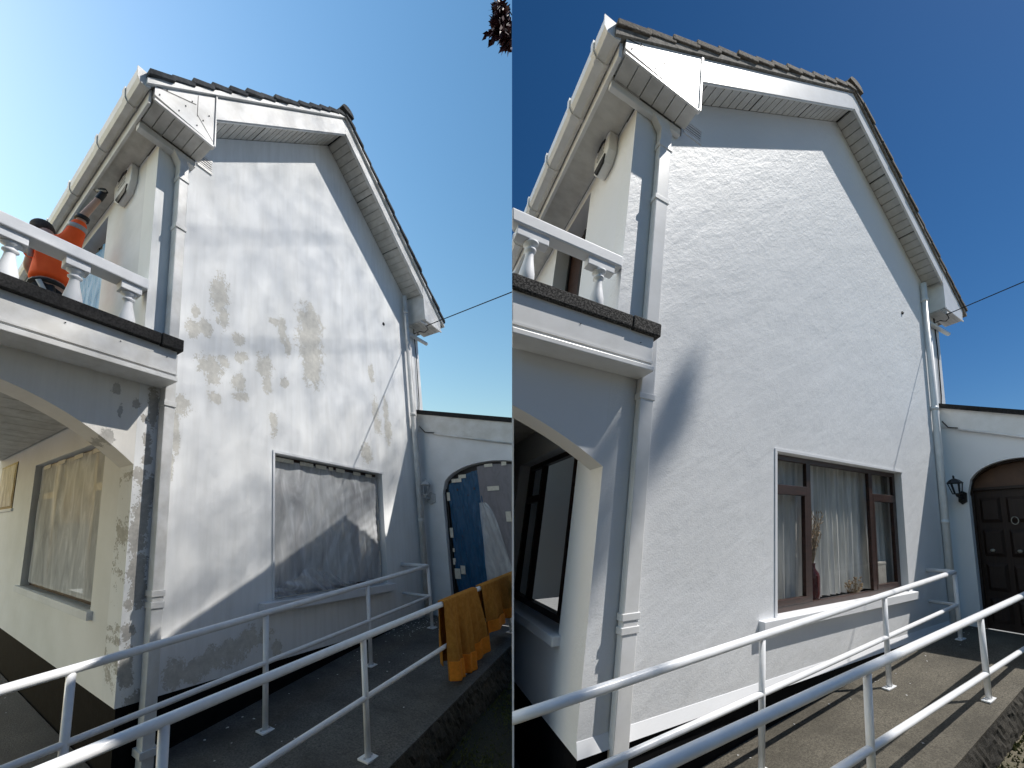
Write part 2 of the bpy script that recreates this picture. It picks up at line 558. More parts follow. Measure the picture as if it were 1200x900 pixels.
# ------------------------------------------------------------------ the house
def build_house(fr, new):
    wall = 'paint_new' if new else 'paint_old'
    low = 'paint_new_flat' if new else 'paint_cream'
    flat = 'paint_new_flat' if new else 'paint_old_plain'
    upvc = 'upvc_new' if new else 'upvc_old'
    sof = 'soffit_new' if new else 'soffit_old'
    tile = 'tile_new' if new else 'tile_old'
    lab = ('freshly painted white gable house with brown wooden window and panelled door, lit by sun' if new else
           'white gable house with flaking stained paint and windows masked in plastic sheeting')
    H = thing('house', fr, (2.8, 0, 0), lab, 'house')
    B = lambda: MB(fr)
    # gable wall
    wu0, wu1, wv0, wv1 = 1.70, 4.06, .60, 2.21
    g = B()
    D = -.25
    slope_l = lambda u: barge_lo(u) + .07
    ztop = [(0, 5.24), (.44, 5.24), (.44, slope_l(.44)), (AP, slope_l(AP)), (5.30, slope_l(5.30)), (5.30, 5.22), (5.68, 5.22)]
    g.prism([(0, 0), (wu0, 0), (wu0, slope_l(wu0)), (.44, slope_l(.44)), (.44, 5.24), (0, 5.24)], D, 0)
    g.prism([(wu0, 0), (wu1, 0), (wu1, wv0), (wu0, wv0)], D, 0)
    g.prism([(wu0, wv1), (wu1, wv1), (wu1, slope_l(wu1)), (AP, slope_l(AP)), (wu0, slope_l(wu0))], D, 0)
    g.prism([(wu1, 0), (5.68, 0), (5.68, 5.22), (5.30, 5.22), (5.30, slope_l(5.30)), (wu1, slope_l(wu1))], D, 0)
    g.build('gable_wall', wall, H)
    if new:
        B().hexa([(0, 0, 0), (5.39, 0, 0), (5.39, 0, .05), (0, 0, .05)], [(0, .085, 0), (5.39, .085, 0), (5.39, .085, .004), (0, .085, .004)]).build('bell_drip', 'paint_new_flat', H)
    B().box(.02, 5.5, -1.5, 0, D, -.02).build('plinth', 'plinth', H)
    # far long wall and back, closing the body of the house
    B().box(5.43, 5.68, 0, 5.22, -7.2, D).build('far_wall', flat, H)
    B().box(.25, 5.43, 0, 5.2, -7.2, -7.0).build('rear_wall', flat, H)
    # side wall: lower part in the porch, upper part on the balcony
    s = B(); wall_with_hole(s, -7.2, D, 0, 2.75, -2.95, -.62, .62, 2.19, 0, .25, 'u'); s.build('porch_side_wall', 'paint_new_flat' if new else 'paint_cream_plain', H)
    s = B(); wall_with_hole(s, -7.2, D, 2.75, 5.26, -2.55, -1.22, 2.95, 5.12, 0, .25, 'u'); s.build('side_wall', flat, H)
    B().box(.02, .25, -1.5, 0, -7.2, D).build('side_plinth', 'plinth', H)
    # porch arch wall
    cu, cv, cr = -1.65, -.30, 2.725
    a = B(); n = 40
    us = np.linspace(-3.32, -.0005, n + 1)
    for i in range(n):
        u0, u1 = us[i], us[i + 1]
        y0 = cv + math.sqrt(max(cr * cr - (u0 - cu) ** 2, 0)); y1 = cv + math.sqrt(max(cr * cr - (u1 - cu) ** 2, 0))
        a.add([(u0, y0, 0), (u1, y1, 0), (u1, 2.63, 0), (u0, 2.63, 0), (u0, y0, -.28), (u1, y1, -.28), (u1, 2.63, -.28), (u0, 2.63, -.28)],
              [(0, 1, 2, 3), (4, 7, 6, 5), (0, 4, 5, 1), (2, 6, 7, 3)])
    a.box(-3.7, -3.32, -1.4, 2.63, -.28, 0)
    a.build('porch_arch_wall', low, H)
    if new:  # added edge-on wall that keeps light from the left out of the porch
        pe = []
        for y in (2.0, 6.5):
            for z in (-.4, 2.62):
                for x in (.001, .012):
                    pe.append((x, y + (.62 if y < 3 else 0), z))
        finish('porch_light_blocker', pe, [(0, 1, 3, 2), (4, 6, 7, 5), (0, 4, 5, 1), (2, 3, 7, 6), (0, 2, 6, 4), (1, 5, 7, 3)], 'paint_new_flat', H)
    # porch ceiling of boards
    pc = B().box(-3.7, -.01, 2.53, 2.60, -5.2, -.29).build('porch_ceiling', sof, H)
    for i in range(14):
        w1 = -.32 - i * .34
        B().box(-3.6, -.03, 2.505, 2.527, w1 - .325, w1).build('ceiling_board', sof, pc)
    # balcony
    bal = B().box(-3.7, .20, 2.64, 2.93, .003, .262).build('balcony', upvc, H, bevel=.006)
    if bal is None: bal = H
    B().box(-3.7, -.003, 2.64, 2.93, -5.2, .0).build('balcony_floor', 'slab', bal)
    B().box(-3.7, .21, 2.595, 2.637, .02, .285).build('lip_moulding', upvc, bal, bevel=.006)
    B().box(-3.7, .205, 2.66, 2.675, .264, .275).build('bead', upvc, bal)
    felt = 'felt_new' if new else 'lead'
    B().box(-3.7, .015, 2.885, 2.985, -.02, .305).build('coping_felt', felt, bal, bevel=.008)
    B().box(.02, .235, 2.88, 2.99, .004, .312).build('coping_felt', felt, bal, bevel=.008)
    for u in np.arange(.10, -3.3, -.42):
        B().lathe((u, .266), [(.004, 2.80), (.004, 2.806)], 8).build('fixing', 'black', bal)
    # balustrade: parts of the balcony
    B().hexa([(-3.7, 3.52, -.12), (-.004, 3.52, -.12), (-.004, 3.52, .03), (-3.7, 3.52, .03)],
             [(-3.7, 3.625, -.10), (-.004, 3.625, -.10), (-.004, 3.625, .03), (-3.7, 3.625, .03)]).build('handrail', flat, bal, bevel=.012)
    for k in range(8):
        u = -.155 - .47 * k
        w = -.045
        v0, hh = 2.93, .59
        prof = [(.060, 0), (.060, .05), (.035, .07), (.044, .095), (.035, .115), (.052, .16), (.062, .21), (.060, .26), (.048, .32), (.036, .38),
                (.031, .42), (.033, .432), (.046, .442), (.046, .456), (.033, .466), (.035, .484), (.058, .496), (.058, .51), (.05, .515)]
        b = B().lathe((u, w), [(r, v0 + q) for r, q in prof]).build('baluster', flat, bal, smooth=True)
        if b is not None:
            B().box(u - .10, u + .10, v0 + .515, v0 + hh, w - .055, w + .055).build('baluster_cap', flat, b, bevel=.006)
    # roof
    roof = B().prism([(-.30, barge_hi(-.30) + .005), (AP, barge_hi(AP) + .005), (6.12, barge_hi(6.12) + .005), (6.12, barge_hi(6.12) + .045), (AP, barge_hi(AP) + .045), (-.30, barge_hi(-.30) + .045)], -7.2, .33).build('roof', 'mortar', H)
    # verge tiles, course by course
    for sgn in (-1, 1):
        nt = 14 if sgn < 0 else 14
        u_end = -.34 if sgn < 0 else 6.14
        du = (u_end - AP) / nt
        for i in range(nt):
            ua, ub = AP + du * i, AP + du * (i + 1)
            ua2 = ua - du * .15
            ya, yb = barge_hi(ua2) + .05, barge_hi(ub) + .05
            j = random.uniform(-.008, .008); jw = random.uniform(-.012, .012)
            th = .062
            # front verge piece with turned-down lip, lifted at its lower end over the next course
            q = lambda u, y, w: (u, y, w)
            B().hexa([q(ua2, ya + .0, .10), q(ub, yb + .045 + j, .10), q(ub, yb + .045 + j, .395 + jw), q(ua2, ya, .395 + jw)],
                     [q(ua2, ya + th, .10), q(ub, yb + .045 + th + j, .10), q(ub, yb + .045 + th + j, .395 + jw), q(ua2, ya + th, .395 + jw)]).build('verge_tile', tile, roof, bevel=.006)
        m = B()
        for i in range(nt):
            ua, ub = AP + du * i, AP + du * (i + 1)
            ua2 = ua - du * .15
            ya, yb = barge_hi(ua2) + .05, barge_hi(ub) + .05
            for k in range(22):
                w1 = .09 - k * .33; w0 = w1 - .322
                m.hexa([(ua2, ya, w0), (ub, yb + .04, w0), (ub, yb + .04, w1), (ua2, ya, w1)],
                       [(ua2, ya + .055, w0), (ub, yb + .095, w0), (ub, yb + .095, w1), (ua2, ya + .055, w1)])
        tag(m.build('tile_courses', tile, roof), kind='stuff')
        # bedding mortar under the verge
        ue = .0 if sgn < 0 else 5.9
        B().hexa([(AP, barge_hi(AP) + .01, .2), (u_end, barge_hi(u_end) + .01, .2), (u_end, barge_hi(u_end) + .01, .372), (AP, barge_hi(AP) + .01, .372)],
                 [(AP, barge_hi(AP) + .055, .2), (u_end, barge_hi(u_end) + .075, .2), (u_end, barge_hi(u_end) + .075, .372), (AP, barge_hi(AP) + .055, .372)]).build('verge_mortar', 'mortar' if new else upvc, roof)
    for k in range(16):
        w1 = .42 - k * .46
        m = B()
        for r_, top in ((.13, 0), ):
            pr = []
            for q in range(9):
                th = math.pi * q / 8
                pr.append((AP + .14 * math.cos(th) * 1.1, barge_hi(AP) + .07 + .10 * math.sin(th)))
            m.prism(pr, w1 - .45, w1)
        m.build('ridge_tile', tile, roof)
    # bargeboards
    B().prism([(.446, barge_lo(.446)), (AP, barge_lo(AP)), (AP, barge_hi(AP)), (.446, barge_hi(.446))], .315, .34).build('bargeboard', upvc, H, bevel=.004)
    B().prism([(AP, barge_lo(AP)), (5.31, barge_lo(5.31)), (5.31, barge_hi(5.31)), (AP, barge_hi(AP))], .315, .34).build('bargeboard', upvc, H, bevel=.004)
    for a0, a1 in ((.446, AP), (AP, 5.31)):
        B().prism([(a0, barge_lo(a0) + .012), (a1, barge_lo(a1) + .012), (a1, barge_lo(a1) + .05), (a0, barge_lo(a0) + .05)], .341, .352).build('bargeboard_bead', upvc, H)
    # verge soffit boards
    so = B()
    so.hexa([(.45, barge_lo(.45) + .085, .0), (AP, barge_lo(AP) + .085, .0), (AP, barge_lo(AP) + .085, .314), (.45, barge_lo(.45) + .085, .314)],
            [(.45, barge_lo(.45) + .10, .0), (AP, barge_lo(AP) + .10, .0), (AP, barge_lo(AP) + .10, .314), (.45, barge_lo(.45) + .10, .314)])
    so.hexa([(AP, barge_lo(AP) + .085, .0), (5.3, barge_lo(5.3) + .085, .0), (5.3, barge_lo(5.3) + .085, .314), (AP, barge_lo(AP) + .085, .314)],
            [(AP, barge_lo(AP) + .10, .0), (5.3, barge_lo(5.3) + .10, .0), (5.3, barge_lo(5.3) + .10, .314), (AP, barge_lo(AP) + .10, .314)])
    soffit = so.build('soffit', 'black', H)
    for a0, a1, n in ((.45, AP - .01, 24), (AP + .01, 5.30, 24)):
        for i in range(n):
            x0 = a0 + (a1 - a0) * i / n + .005; x1 = a0 + (a1 - a0) * (i + 1) / n - (.005 if i % 8 != 7 else .016)
            f = lambda u, w: (u, barge_lo(u) + .055 + .02 * (1 - w / .314), w)
            B().hexa([f(x0, .002), f(x1, .002), f(x1, .313), f(x0, .313)],
                     [(p[0], p[1] + .018, p[2]) for p in (f(x0, .002), f(x1, .002), f(x1, .313), f(x0, .313))]).build('soffit_board', sof, soffit)
    # boxed eaves at both ends
    bx = B().prism([(-.25, 5.30), (.44, 5.27), (.44, barge_hi(.44)), (-.25, barge_hi(-.25) + .01)], .07, .345).build('eaves_box', upvc, H)
    if bx is None: bx = H
    for i in range(6):
        x0 = -.24 + i * .113
        B().box(x0 + .004, x0 + .109, 5.250, 5.268, .075, .33).build('box_soffit_board', sof, bx)
    B().box(-.25, .44, 5.235, 5.262, .332, .352).build('box_trim', upvc, bx, bevel=.004)
    B().box(.436, .452, 5.25, barge_hi(.44), .30, .357).build('corner_trim', upvc, bx)
    B().hexa([(-.24, 5.40, .346), (.20, 5.58, .346), (.20, 5.59, .346), (-.24, 5.41, .346)], [(-.24, 5.40, .3475), (.20, 5.58, .3475), (.20, 5.59, .3475), (-.24, 5.41, .3475)]).build('panel_joint', 'black', bx)
    B().box(.215, .221, 5.45, 5.72, .346, .3475).build('panel_joint', 'black', bx)
    B().hexa([(.22, 5.47, .346), (.42, 5.30, .346), (.42, 5.306, .346), (.22, 5.476, .346)], [(.22, 5.47, .3475), (.42, 5.30, .3475), (.42, 5.306, .3475), (.22, 5.476, .3475)]).build('panel_joint', 'black', bx)
    for q in range(9):
        uu = -.2 + q * .07
        B().lathe((uu, .349), [(.005, 5.335 + (q % 3) * .12), (.005, 5.345 + (q % 3) * .12)], 6).build('panel_pin', 'black', bx)
    bx2 = B().prism([(5.315, 5.22), (5.98, 5.22), (6.02, barge_hi(6.02)), (5.315, barge_hi(5.315))], .0, .345).build('eaves_box', upvc, H)
    if bx2 is not None:
        for i in range(5):
            w0 = .01 + i * .066
            B().box(5.33, 5.96, 5.198, 5.217, w0 + .003, w0 + .063).build('box_soffit_board', sof, bx2)
        B().box(5.32, 5.99, 5.185, 5.214, .342, .360).build('box_trim', upvc, bx2)
    # eaves soffit, fascia and gutter of the long side
    B().box(-.255, -.003, 5.265, 5.285, -7.2, .06).build('eaves_soffit', sof, H)
    B().box(-.285, -.258, 5.22, 5.45, -7.2, .30).build('fascia', upvc, H)
    gp = [(-.292, 5.47), (-.292, 5.345), (-.33, 5.325), (-.39, 5.33), (-.415, 5.37), (-.42, 5.47), (-.408, 5.47), (-.402, 5.375), (-.384, 5.345), (-.332, 5.34), (-.304, 5.355), (-.304, 5.47)]
    gu = B().prism(gp, -7.2, .33).build('gutter', upvc, H)
    if gu is not None:
        B().prism([(-.29, 5.475), (-.29, 5.34), (-.33, 5.318), (-.395, 5.325), (-.422, 5.37), (-.428, 5.478)], .325, .34).build('gutter_end_cap', upvc, gu)
        for w0 in (.05, -.62, -1.45, -2.3, -3.2, -4.2):
            B().prism([(-.288, 5.34), (-.33, 5.312), (-.397, 5.318), (-.426, 5.365), (-.432, 5.485), (-.42, 5.485), (-.418, 5.37), (-.392, 5.328), (-.332, 5.322), (-.288, 5.35)], w0 - .03, w0 + .03).build('gutter_bracket', upvc, gu)
    B().box(-.255, .40, 5.165, 5.236, .003, .07).build('eaves_trim', upvc, H, bevel=.005)
    # left downpipe, square
    dp = B().box(.195, .305, -.52, 5.08, .012, .105).build('downpipe', upvc, H, bevel=.008)
    if dp is not None:
        B().hexa([(.20, 5.06, .012), (.30, 5.06, .012), (.30, 5.06, .10), (.20, 5.06, .10)], [(.12, 5.18, .01), (.26, 5.20, .01), (.26, 5.20, .09), (.12, 5.18, .09)]).build('pipe_shoe', upvc, dp)
        for v in (4.86, 4.28, 2.42, .79, .70):
            B().box(.186, .314, v, v + .05, .008, .114).build('pipe_collar', upvc, dp, bevel=.004)
        if not new:
            B().box(.17, .33, -.36, -.31, .0, .12).build('pipe_clip', upvc, dp)
    # right downpipe, round, with a slimmer overflow pipe
    dr = B().tube([(5.115, -.05, .07), (5.115, 3.0, .07), (5.115, 5.72, .07)], .042, 14).build('downpipe', upvc, H, smooth=True)
    if dr is not None:
        for v in (5.35, 3.35, 1.5):
            B().tube([(5.115, v, .07), (5.115, v + .06, .07)], .050, 14).build('pipe_collar', upvc, dr, smooth=True)
        B().tube([(5.25, -.05, .05), (5.25, 4.75, .05)], .020, 10).build('overflow_pipe', upvc, dr, smooth=True)
        B().tube([(5.22, 4.98, .06), (5.95, 5.03, .06)], .036, 12).build('overflow_pipe', upvc, dr, smooth=True)
    B().tube([(5.50, 5.2, .02), (5.53, 4.6, .02), (5.50, 3.7, .02), (5.45, 3.45, .02), (5.37, 3.2, .06), (5.345, 3.08, .16), (5.345, 3.04, .32)], .009, 8).build('service_cable', 'cable', H, smooth=True)
    # vent grille
    vt = B().box(.46, .66, 5.30, 5.335, .0, .012).build('vent_grille', upvc, H)
    if vt is not None:
        B().box(.46, .66, 5.46, 5.495, .0, .012).build('vent_frame', upvc, vt)
        B().box(.47, .65, 5.33, 5.465, .001, .003).build('vent_shadow_gap', 'black', vt)
        for i in range(4):
            B().box(.465, .655, 5.345 + i * .03, 5.360 + i * .03, .003, .011).build('vent_slat', upvc, vt)
    B().lathe((4.38 if not new else 4.42, .0), [(.02, 4.86), (.028, 4.88), (.015, 4.91)], 8).build('wall_plug', 'black', H)
    # ---- front window
    win = B().box(wu0 - .22, wu1 + .10, wv0 - .10, wv0 - .002, -.16, .085).build('window', flat, H, bevel=.006)
    win['label'] = 'front window with its sill'
    wood = 'wood'
    f0, f1 = -.17, -.115
    fr_ = B()
    fr_.box(wu0 + .002, wu0 + .06, wv0, wv1 - .002, f0, f1).box(wu1 - .06, wu1 - .002, wv0, wv1 - .002, f0, f1)
    fr_.box(wu0 + .06, wu1 - .06, wv1 - .06, wv1 - .002, f0, f1).box(wu0 + .06, wu1 - .06, wv0, wv0 + .06, f0, f1)
    fr_.build('window_frame', wood, win, bevel=.004)
    for m0, m1 in ((2.24, 2.31), (3.42, 3.50)):
        B().box(m0, m1, wv0 + .06, wv1 - .06, f0, f1 + .004).build('mullion', wood, win, bevel=.004)
    for m0, m1 in ((wu0 + .06, 2.24), (3.50, wu1 - .06)):
        B().box(m0, m1, 1.78, 1.885, f0, f1 + .008).build('transom', wood, win, bevel=.006)
        B().box(m0, m1, wv0 + .06, wv0 + .12, f0, f1 + .01).build('casement_rail', wood, win, bevel=.004)
        B().box(m0, m0 + .03, wv0 + .12, 1.78, f0, f1 + .006).build('casement_stile', wood, win)
        B().box(m1 - .03, m1, wv0 + .12, 1.78, f0, f1 + .006).build('casement_stile', wood, win)
    for (x0, x1, y0, y1) in ((wu0 + .06, 2.24, 1.885, wv1 - .06), (wu0 + .06, 2.24, wv0 + .06, 1.78), (2.31, 3.42, wv0 + .06, wv1 - .06), (3.50, wu1 - .06, 1.885, wv1 - .06), (3.50, wu1 - .06, wv0 + .06, 1.78)):
        B().box(x0, x1, y0, y1, -.147, -.141).build('pane', 'glass', win)
    # beading round the opening
    bd = B()
    bd.box(wu0 - .03, wu0 - .001, wv0, wv1 + .03, .0005, .012).box(wu0 - .001, wu1 + .03, wv1 + .001, wv1 + .03, .0005, .012)
    bd.build('opening_bead', flat, win)
    # room behind it
    rm = B()
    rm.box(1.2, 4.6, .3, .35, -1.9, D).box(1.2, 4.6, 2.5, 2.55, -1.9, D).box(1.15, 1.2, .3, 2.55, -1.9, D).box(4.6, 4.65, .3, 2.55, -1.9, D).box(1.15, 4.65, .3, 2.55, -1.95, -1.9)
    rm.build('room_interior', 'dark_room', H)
    # ---- porch window in the side wall
    pw = B().box(-.055, .15, .545, .62, -3.02, -.56).build('window', flat, H, bevel=.006)
    if pw is None: pw = H
    u0, u1 = .105, .155
    pf = 'wood'
    B().box(u0, u1, .62, .68, -2.94, -.63).box(u0, u1, 2.13, 2.185, -2.94, -.63).box(u0, u1, .68, 2.13, -2.94, -2.88).box(u0, u1, .68, 2.13, -.69, -.63).build('window_frame', pf, pw)
    for w in (-2.32, -1.10):
        B().box(u0 - .003, u1, .68, 2.13, w, w + .07).build('mullion', pf, pw)
    for a0, a1 in ((-2.88, -2.32), (-1.03, -.69)):
        B().box(u0 - .005, u1, 1.72, 1.80, a0, a1).build('transom', pf, pw)
    B().box(.128, .134, .68, 2.13, -2.88, -.69).build('pane', 'glass', pw)
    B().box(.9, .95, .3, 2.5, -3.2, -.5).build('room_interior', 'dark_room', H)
    sw = B().box(-.03, .02, 1.60, 1.64, -4.95, -3.85).build('window', flat, H)
    if sw is not None:
        B().box(-.012, .02, 1.64, 2.36, -4.9, -3.9).build('window_frame', 'black', sw)
        B().box(-.018, -.013, 1.70, 2.30, -4.84, -3.96).build('pane', 'glass', sw)
    # ---- balcony door in the upper side wall
    bd_ = B().box(.16, .20, 2.96, 5.11, -2.54, -1.23).build('balcony_door', 'wood' if new else 'black', H)
    if bd_ is not None:
        for w in (-2.5, -1.9, -1.3):
            B().box(.14, .16, 2.98, 5.09, w, w + .06).build('door_stile', 'black', bd_)
    # ---- annexe with the entrance, standing forward at the right
    AU = 5.39
    top = lambda w: 3.46 - .30 * w
    an = B()
    an.prism([(.003, -1.3), (.36, -1.3), (.36, top(.36)), (.003, top(.003))], AU, AU + .25, 'u')
    an.prism([(1.92, -1.3), (3.4, -1.3), (3.4, top(3.4)), (1.92, top(1.92))], AU, AU + .25, 'u')
    ws = np.linspace(.36, 1.92, 29)
    # three-centred arch head
    head = lambda w: 1.98 + .47 * max(0, 1 - ((w - 1.14) / .78) ** 2) ** .42
    for i in range(28):
        w0, w1 = ws[i], ws[i + 1]
        an.hexa([(AU, head(w0), w0), (AU, head(w1), w1), (AU, top(w1), w1), (AU, top(w0), w0)],
                [(AU + .25, head(w0), w0), (AU + .25, head(w1), w1), (AU + .25, top(w1), w1), (AU + .25, top(w0), w0)])
    annexe = an.build('annexe_wall', flat, H)
    if annexe is not None:
        fb = lambda w: 3.13 - .30 * w
        B().prism([(.01, fb(.01)), (3.5, fb(3.5)), (3.5, top(3.5)), (.01, top(.01))], AU - .022, AU - .001, 'u').build('annexe_fascia', upvc, annexe)
        B().prism([(.002, top(.002)), (3.5, top(3.5)), (3.5, top(3.5) + .075), (.002, top(.002) + .075)], AU - .06, AU + 3, 'u').build('annexe_roof', 'lead', annexe)
        B().tube([(AU - .03, fb(.30) - .01, .30), (AU - .03, fb(3.4) - .01, 3.4)], .016, 8).build('conduit', upvc, annexe, smooth=True)
        # door
        dr_ = B()
        dr_.box(AU + .14, AU + .19, -.02, 2.02, .40, 1.88)
        door = dr_.build('door', 'door' if new else 'black', annexe)
        if door is not None:
            fan = B()
            for i in range(28):
                w0, w1 = ws[i], ws[i + 1]
                fan.hexa([(AU + .15, 2.06, w0), (AU + .15, 2.06, w1), (AU + .15, max(head(w1) - .005, 2.061), w1), (AU + .15, max(head(w0) - .005, 2.061), w0)],
                         [(AU + .19, 2.06, w0), (AU + .19, 2.06, w1), (AU + .19, max(head(w1) - .005, 2.061), w1), (AU + .19, max(head(w0) - .005, 2.061), w0)])
            fan.build('fanlight', 'fanlight_brown' if new else 'black', door)
            B().box(AU + .11, AU + .19, 2.02, 2.06, .40, 1.88).build('door_transom', 'door' if new else 'black', door)
            B().box(AU + .10, AU + .19, -.02, 2.06, .361, .40).build('door_frame', 'door' if new else 'black', door)
            if new:
                arc = B()
                for i in range(28):
                    w0, w1 = ws[i], ws[i + 1]
                    arc.hexa([(AU + .08, head(w0) - .035, w0), (AU + .08, head(w1) - .035, w1), (AU + .08, head(w1) - .001, w1), (AU + .08, head(w0) - .001, w0)],
                             [(AU + .14, head(w0) - .035, w0), (AU + .14, head(w1) - .035, w1), (AU + .14, head(w1) - .001, w1), (AU + .14, head(w0) - .001, w0)])
                arc.build('door_head', 'door', door)
                for (w0, w1) in ((.47, .78), (.86, 1.17), (1.27, 1.55)):
                    for (v0, v1) in ((1.52, 1.90), (1.02, 1.42), (.52, .92), (.08, .42)):
                        B().hexa([(AU + .138, v0, w0), (AU + .138, v0, w1), (AU + .138, v1, w1), (AU + .138, v1, w0)],
                                 [(AU + .112, v0 + .05, w0 + .045), (AU + .112, v0 + .05, w1 - .045), (AU + .112, v1 - .05, w1 - .045), (AU + .112, v1 - .05, w0 + .045)]).build('door_panel', 'door', door)
                ring = B().tube([(AU + .10, 1.545 + .055 * math.cos(t), .97 + .05 * math.sin(t)) for t in np.linspace(0, 2 * math.pi, 17)], .006, 8).build('door_knocker', 'brass', door, smooth=True)
                for w in (.985, .60):
                    B().lathe((AU + .105, w), [(.012, 1.085), (.024, 1.10), (.026, 1.115), (.012, 1.13)], 12).build('door_knob', 'brass', door, smooth=True)
    return H


HOUSE_OLD = build_house(OLD, False)
HOUSE_NEW = build_house(NEW, True)


# ------------------------------------------------------------------ ramps, paths, slabs
def ramp(fr, new):
    m = MB(fr)
    us = np.linspace(-3.6, 5.38, 25)
    p = []
    for u in us:
        v = ramp_v(u)
        p += [(u, v, -.018), (u, v, 1.47), (u, -1.5, 1.47), (u, -1.5, -.018)]
    f = []
    for i in range(len(us) - 1):
        for k in range(4):
            f.append((4 * i + k, 4 * i + (k + 1) % 4, 4 * i + 4 + (k + 1) % 4, 4 * i + 4 + k))
    f += [(0, 1, 2, 3), tuple(4 * (len(us) - 1) + k for k in (3, 2, 1, 0))]
    m.add(p, f)
    o = m.build('ramp', 'ramp_new' if new else 'ramp_old')
    tag(o, kind='structure')
    # rough blackened edge course along the ramp's outer face
    m = MB(fr)
    n, rows = 170, 7
    us = np.linspace(-1.2, 5.38, n + 1)
    def edge(i, k):
        u = us[i]; t0, b0 = ramp_v(u) - .004, -.77 + .1 * u
        q = k / rows
        return (u + random.uniform(-.008, .008), t0 + (b0 - t0) * q + random.uniform(-.008, .004), 1.473 + .012 * q + random.uniform(0, .022) * (1 if k else .4) + .02 * abs(math.sin(3.1 * u + 2 * q)) * q)
    m.add([edge(i, k) for i in range(n + 1) for k in range(rows + 1)],
          [(i * (rows + 1) + k, (i + 1) * (rows + 1) + k, (i + 1) * (rows + 1) + k + 1, i * (rows + 1) + k + 1) for i in range(n) for k in range(rows)])
    tag(m.build('ramp_edge', 'ramp_side', o), None)
    # lower path beyond the ramp
    m = MB(fr)
    m.sheet(lambda s, t: (-4 + 10.5 * s, -.76 + .1 * (-4 + 10.5 * s) + .02 * math.sin(40 * s + 9 * t), 1.46 + 3.4 * t), 60, 24)
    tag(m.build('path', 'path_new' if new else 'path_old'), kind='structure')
    m = MB(fr).box(-3.6, .0, -.9, -.50, -6, -.03)
    tag(m.build('porch_slab', 'slab'), kind='structure')


ramp(OLD, False)
ramp(NEW, True)


# ------------------------------------------------------------------ handrails
def handrail(fr, w, top, mid, posts, u0, u1, label, back=False):
    t = thing('handrail', fr, (1.2, ramp_v(1.2), w), label, 'handrail')
    B = lambda: MB(fr)
    pts = [(u, top(u), w) for u in np.linspace(u0, u1, 14)]
    if back:
        pts = pts[:-1] + [(u1 - .02, top(u1), w), (u1, top(u1), w - .03), (u1, top(u1), .0)]
    B().tube(pts, .030, 16).build('top_rail', 'rail_paint', t, smooth=True)
    pts = [(u, mid(u), w) for u in np.linspace(u0, u1, 14)]
    if back:
        pts = pts[:-1] + [(u1 - .02, mid(u1), w), (u1, mid(u1), w - .03), (u1, mid(u1), .0)]
    B().tube(pts, .023, 14).build('mid_rail', 'rail_paint', t, smooth=True)
    for u in posts:
        p = B().tube([(u, ramp_v(u) - .01, w), (u, top(u) - .012, w)], .0235, 14).build('post', 'rail_paint', t, smooth=True)
        if p is not None:
            v = ramp_v(u)
            B().box(u - .075, u + .075, v - .004, v + .010, w - .045, w + .045).build('base_plate', 'rail_paint', p, bevel=.003)
            for du in (-.05, .05):
                B().lathe((u + du, w), [(.009, v + .010), (.009, v + .018), (.004, v + .022)], 6).build('bolt', 'iron_white', p)
    return t


it = lambda u: .505 + .075 * u
im = lambda u: .095 + .072 * u
ot = lambda u: .425 + .058 * u
om = lambda u: -.01 + .052 * u
handrail(OLD, .42, it, im, [-.50, 1.18, 2.87, 4.50], -3.2, 4.5, 'white tubular handrail beside the flaking wall, returning to it by the masked door', True)
handrail(OLD, 1.30, ot, lambda u: -.03 + .075 * u, [-.36, 1.40, 3.20, 5.0], -2.5, 6.5, 'white tubular handrail on the dark ramp edge, carrying the golden towels')
handrail(NEW, .42, it, im, [-.50, 1.18, 2.87, 4.55], -3.2, 4.55, 'white tubular handrail beneath the brown wooden window, returning to the wall by the panelled door', True)
handrail(NEW, 1.30, lambda u: .45 + .045 * u, lambda u: .02 + .018 * u, [-.36, 1.36, 3.20, 5.0], -2.5, 6.5, 'white tubular handrail along the outer edge of the sunlit concrete ramp')


# ------------------------------------------------------------------ alarm boxes and lanterns
def alarm(fr, label):
    t = thing('alarm_box', fr, (0, 5.0, -.64), label, 'alarm box')
    B = lambda: MB(fr)
    poly = [(-.44, 5.26), (-.56, 5.30), (-.78, 5.30), (-.88, 5.22), (-.86, 5.02), (-.74, 4.92), (-.52, 4.95), (-.44, 5.05)]
    B().prism(poly, -.085, .001, 'u').build('case', 'upvc_new', t, bevel=.015)
    low = [(-.50, 5.02), (-.80, 5.0), (-.72, 4.915), (-.54, 4.94)]
    B().prism(low, -.098, -.08, 'u').build('siren_lens', 'black', t, bevel=.004)
    for i in range(3):
        B().box(-.092, -.085, 5.10 + i * .045, 5.115 + i * .045, -.76, -.58).build('vent_slot', 'iron_white', t)
    B().prism([(-.55, 5.235), (-.66, 5.27), (-.77, 5.235), (-.75, 5.21), (-.66, 5.235), (-.57, 5.21)], -.094, -.085, 'u').build('emblem', 'black', t)


alarm(OLD, 'white alarm box with dark lens under the eaves above the worker in orange')
alarm(NEW, 'white alarm box with dark lens under the eaves of the sunlit house')


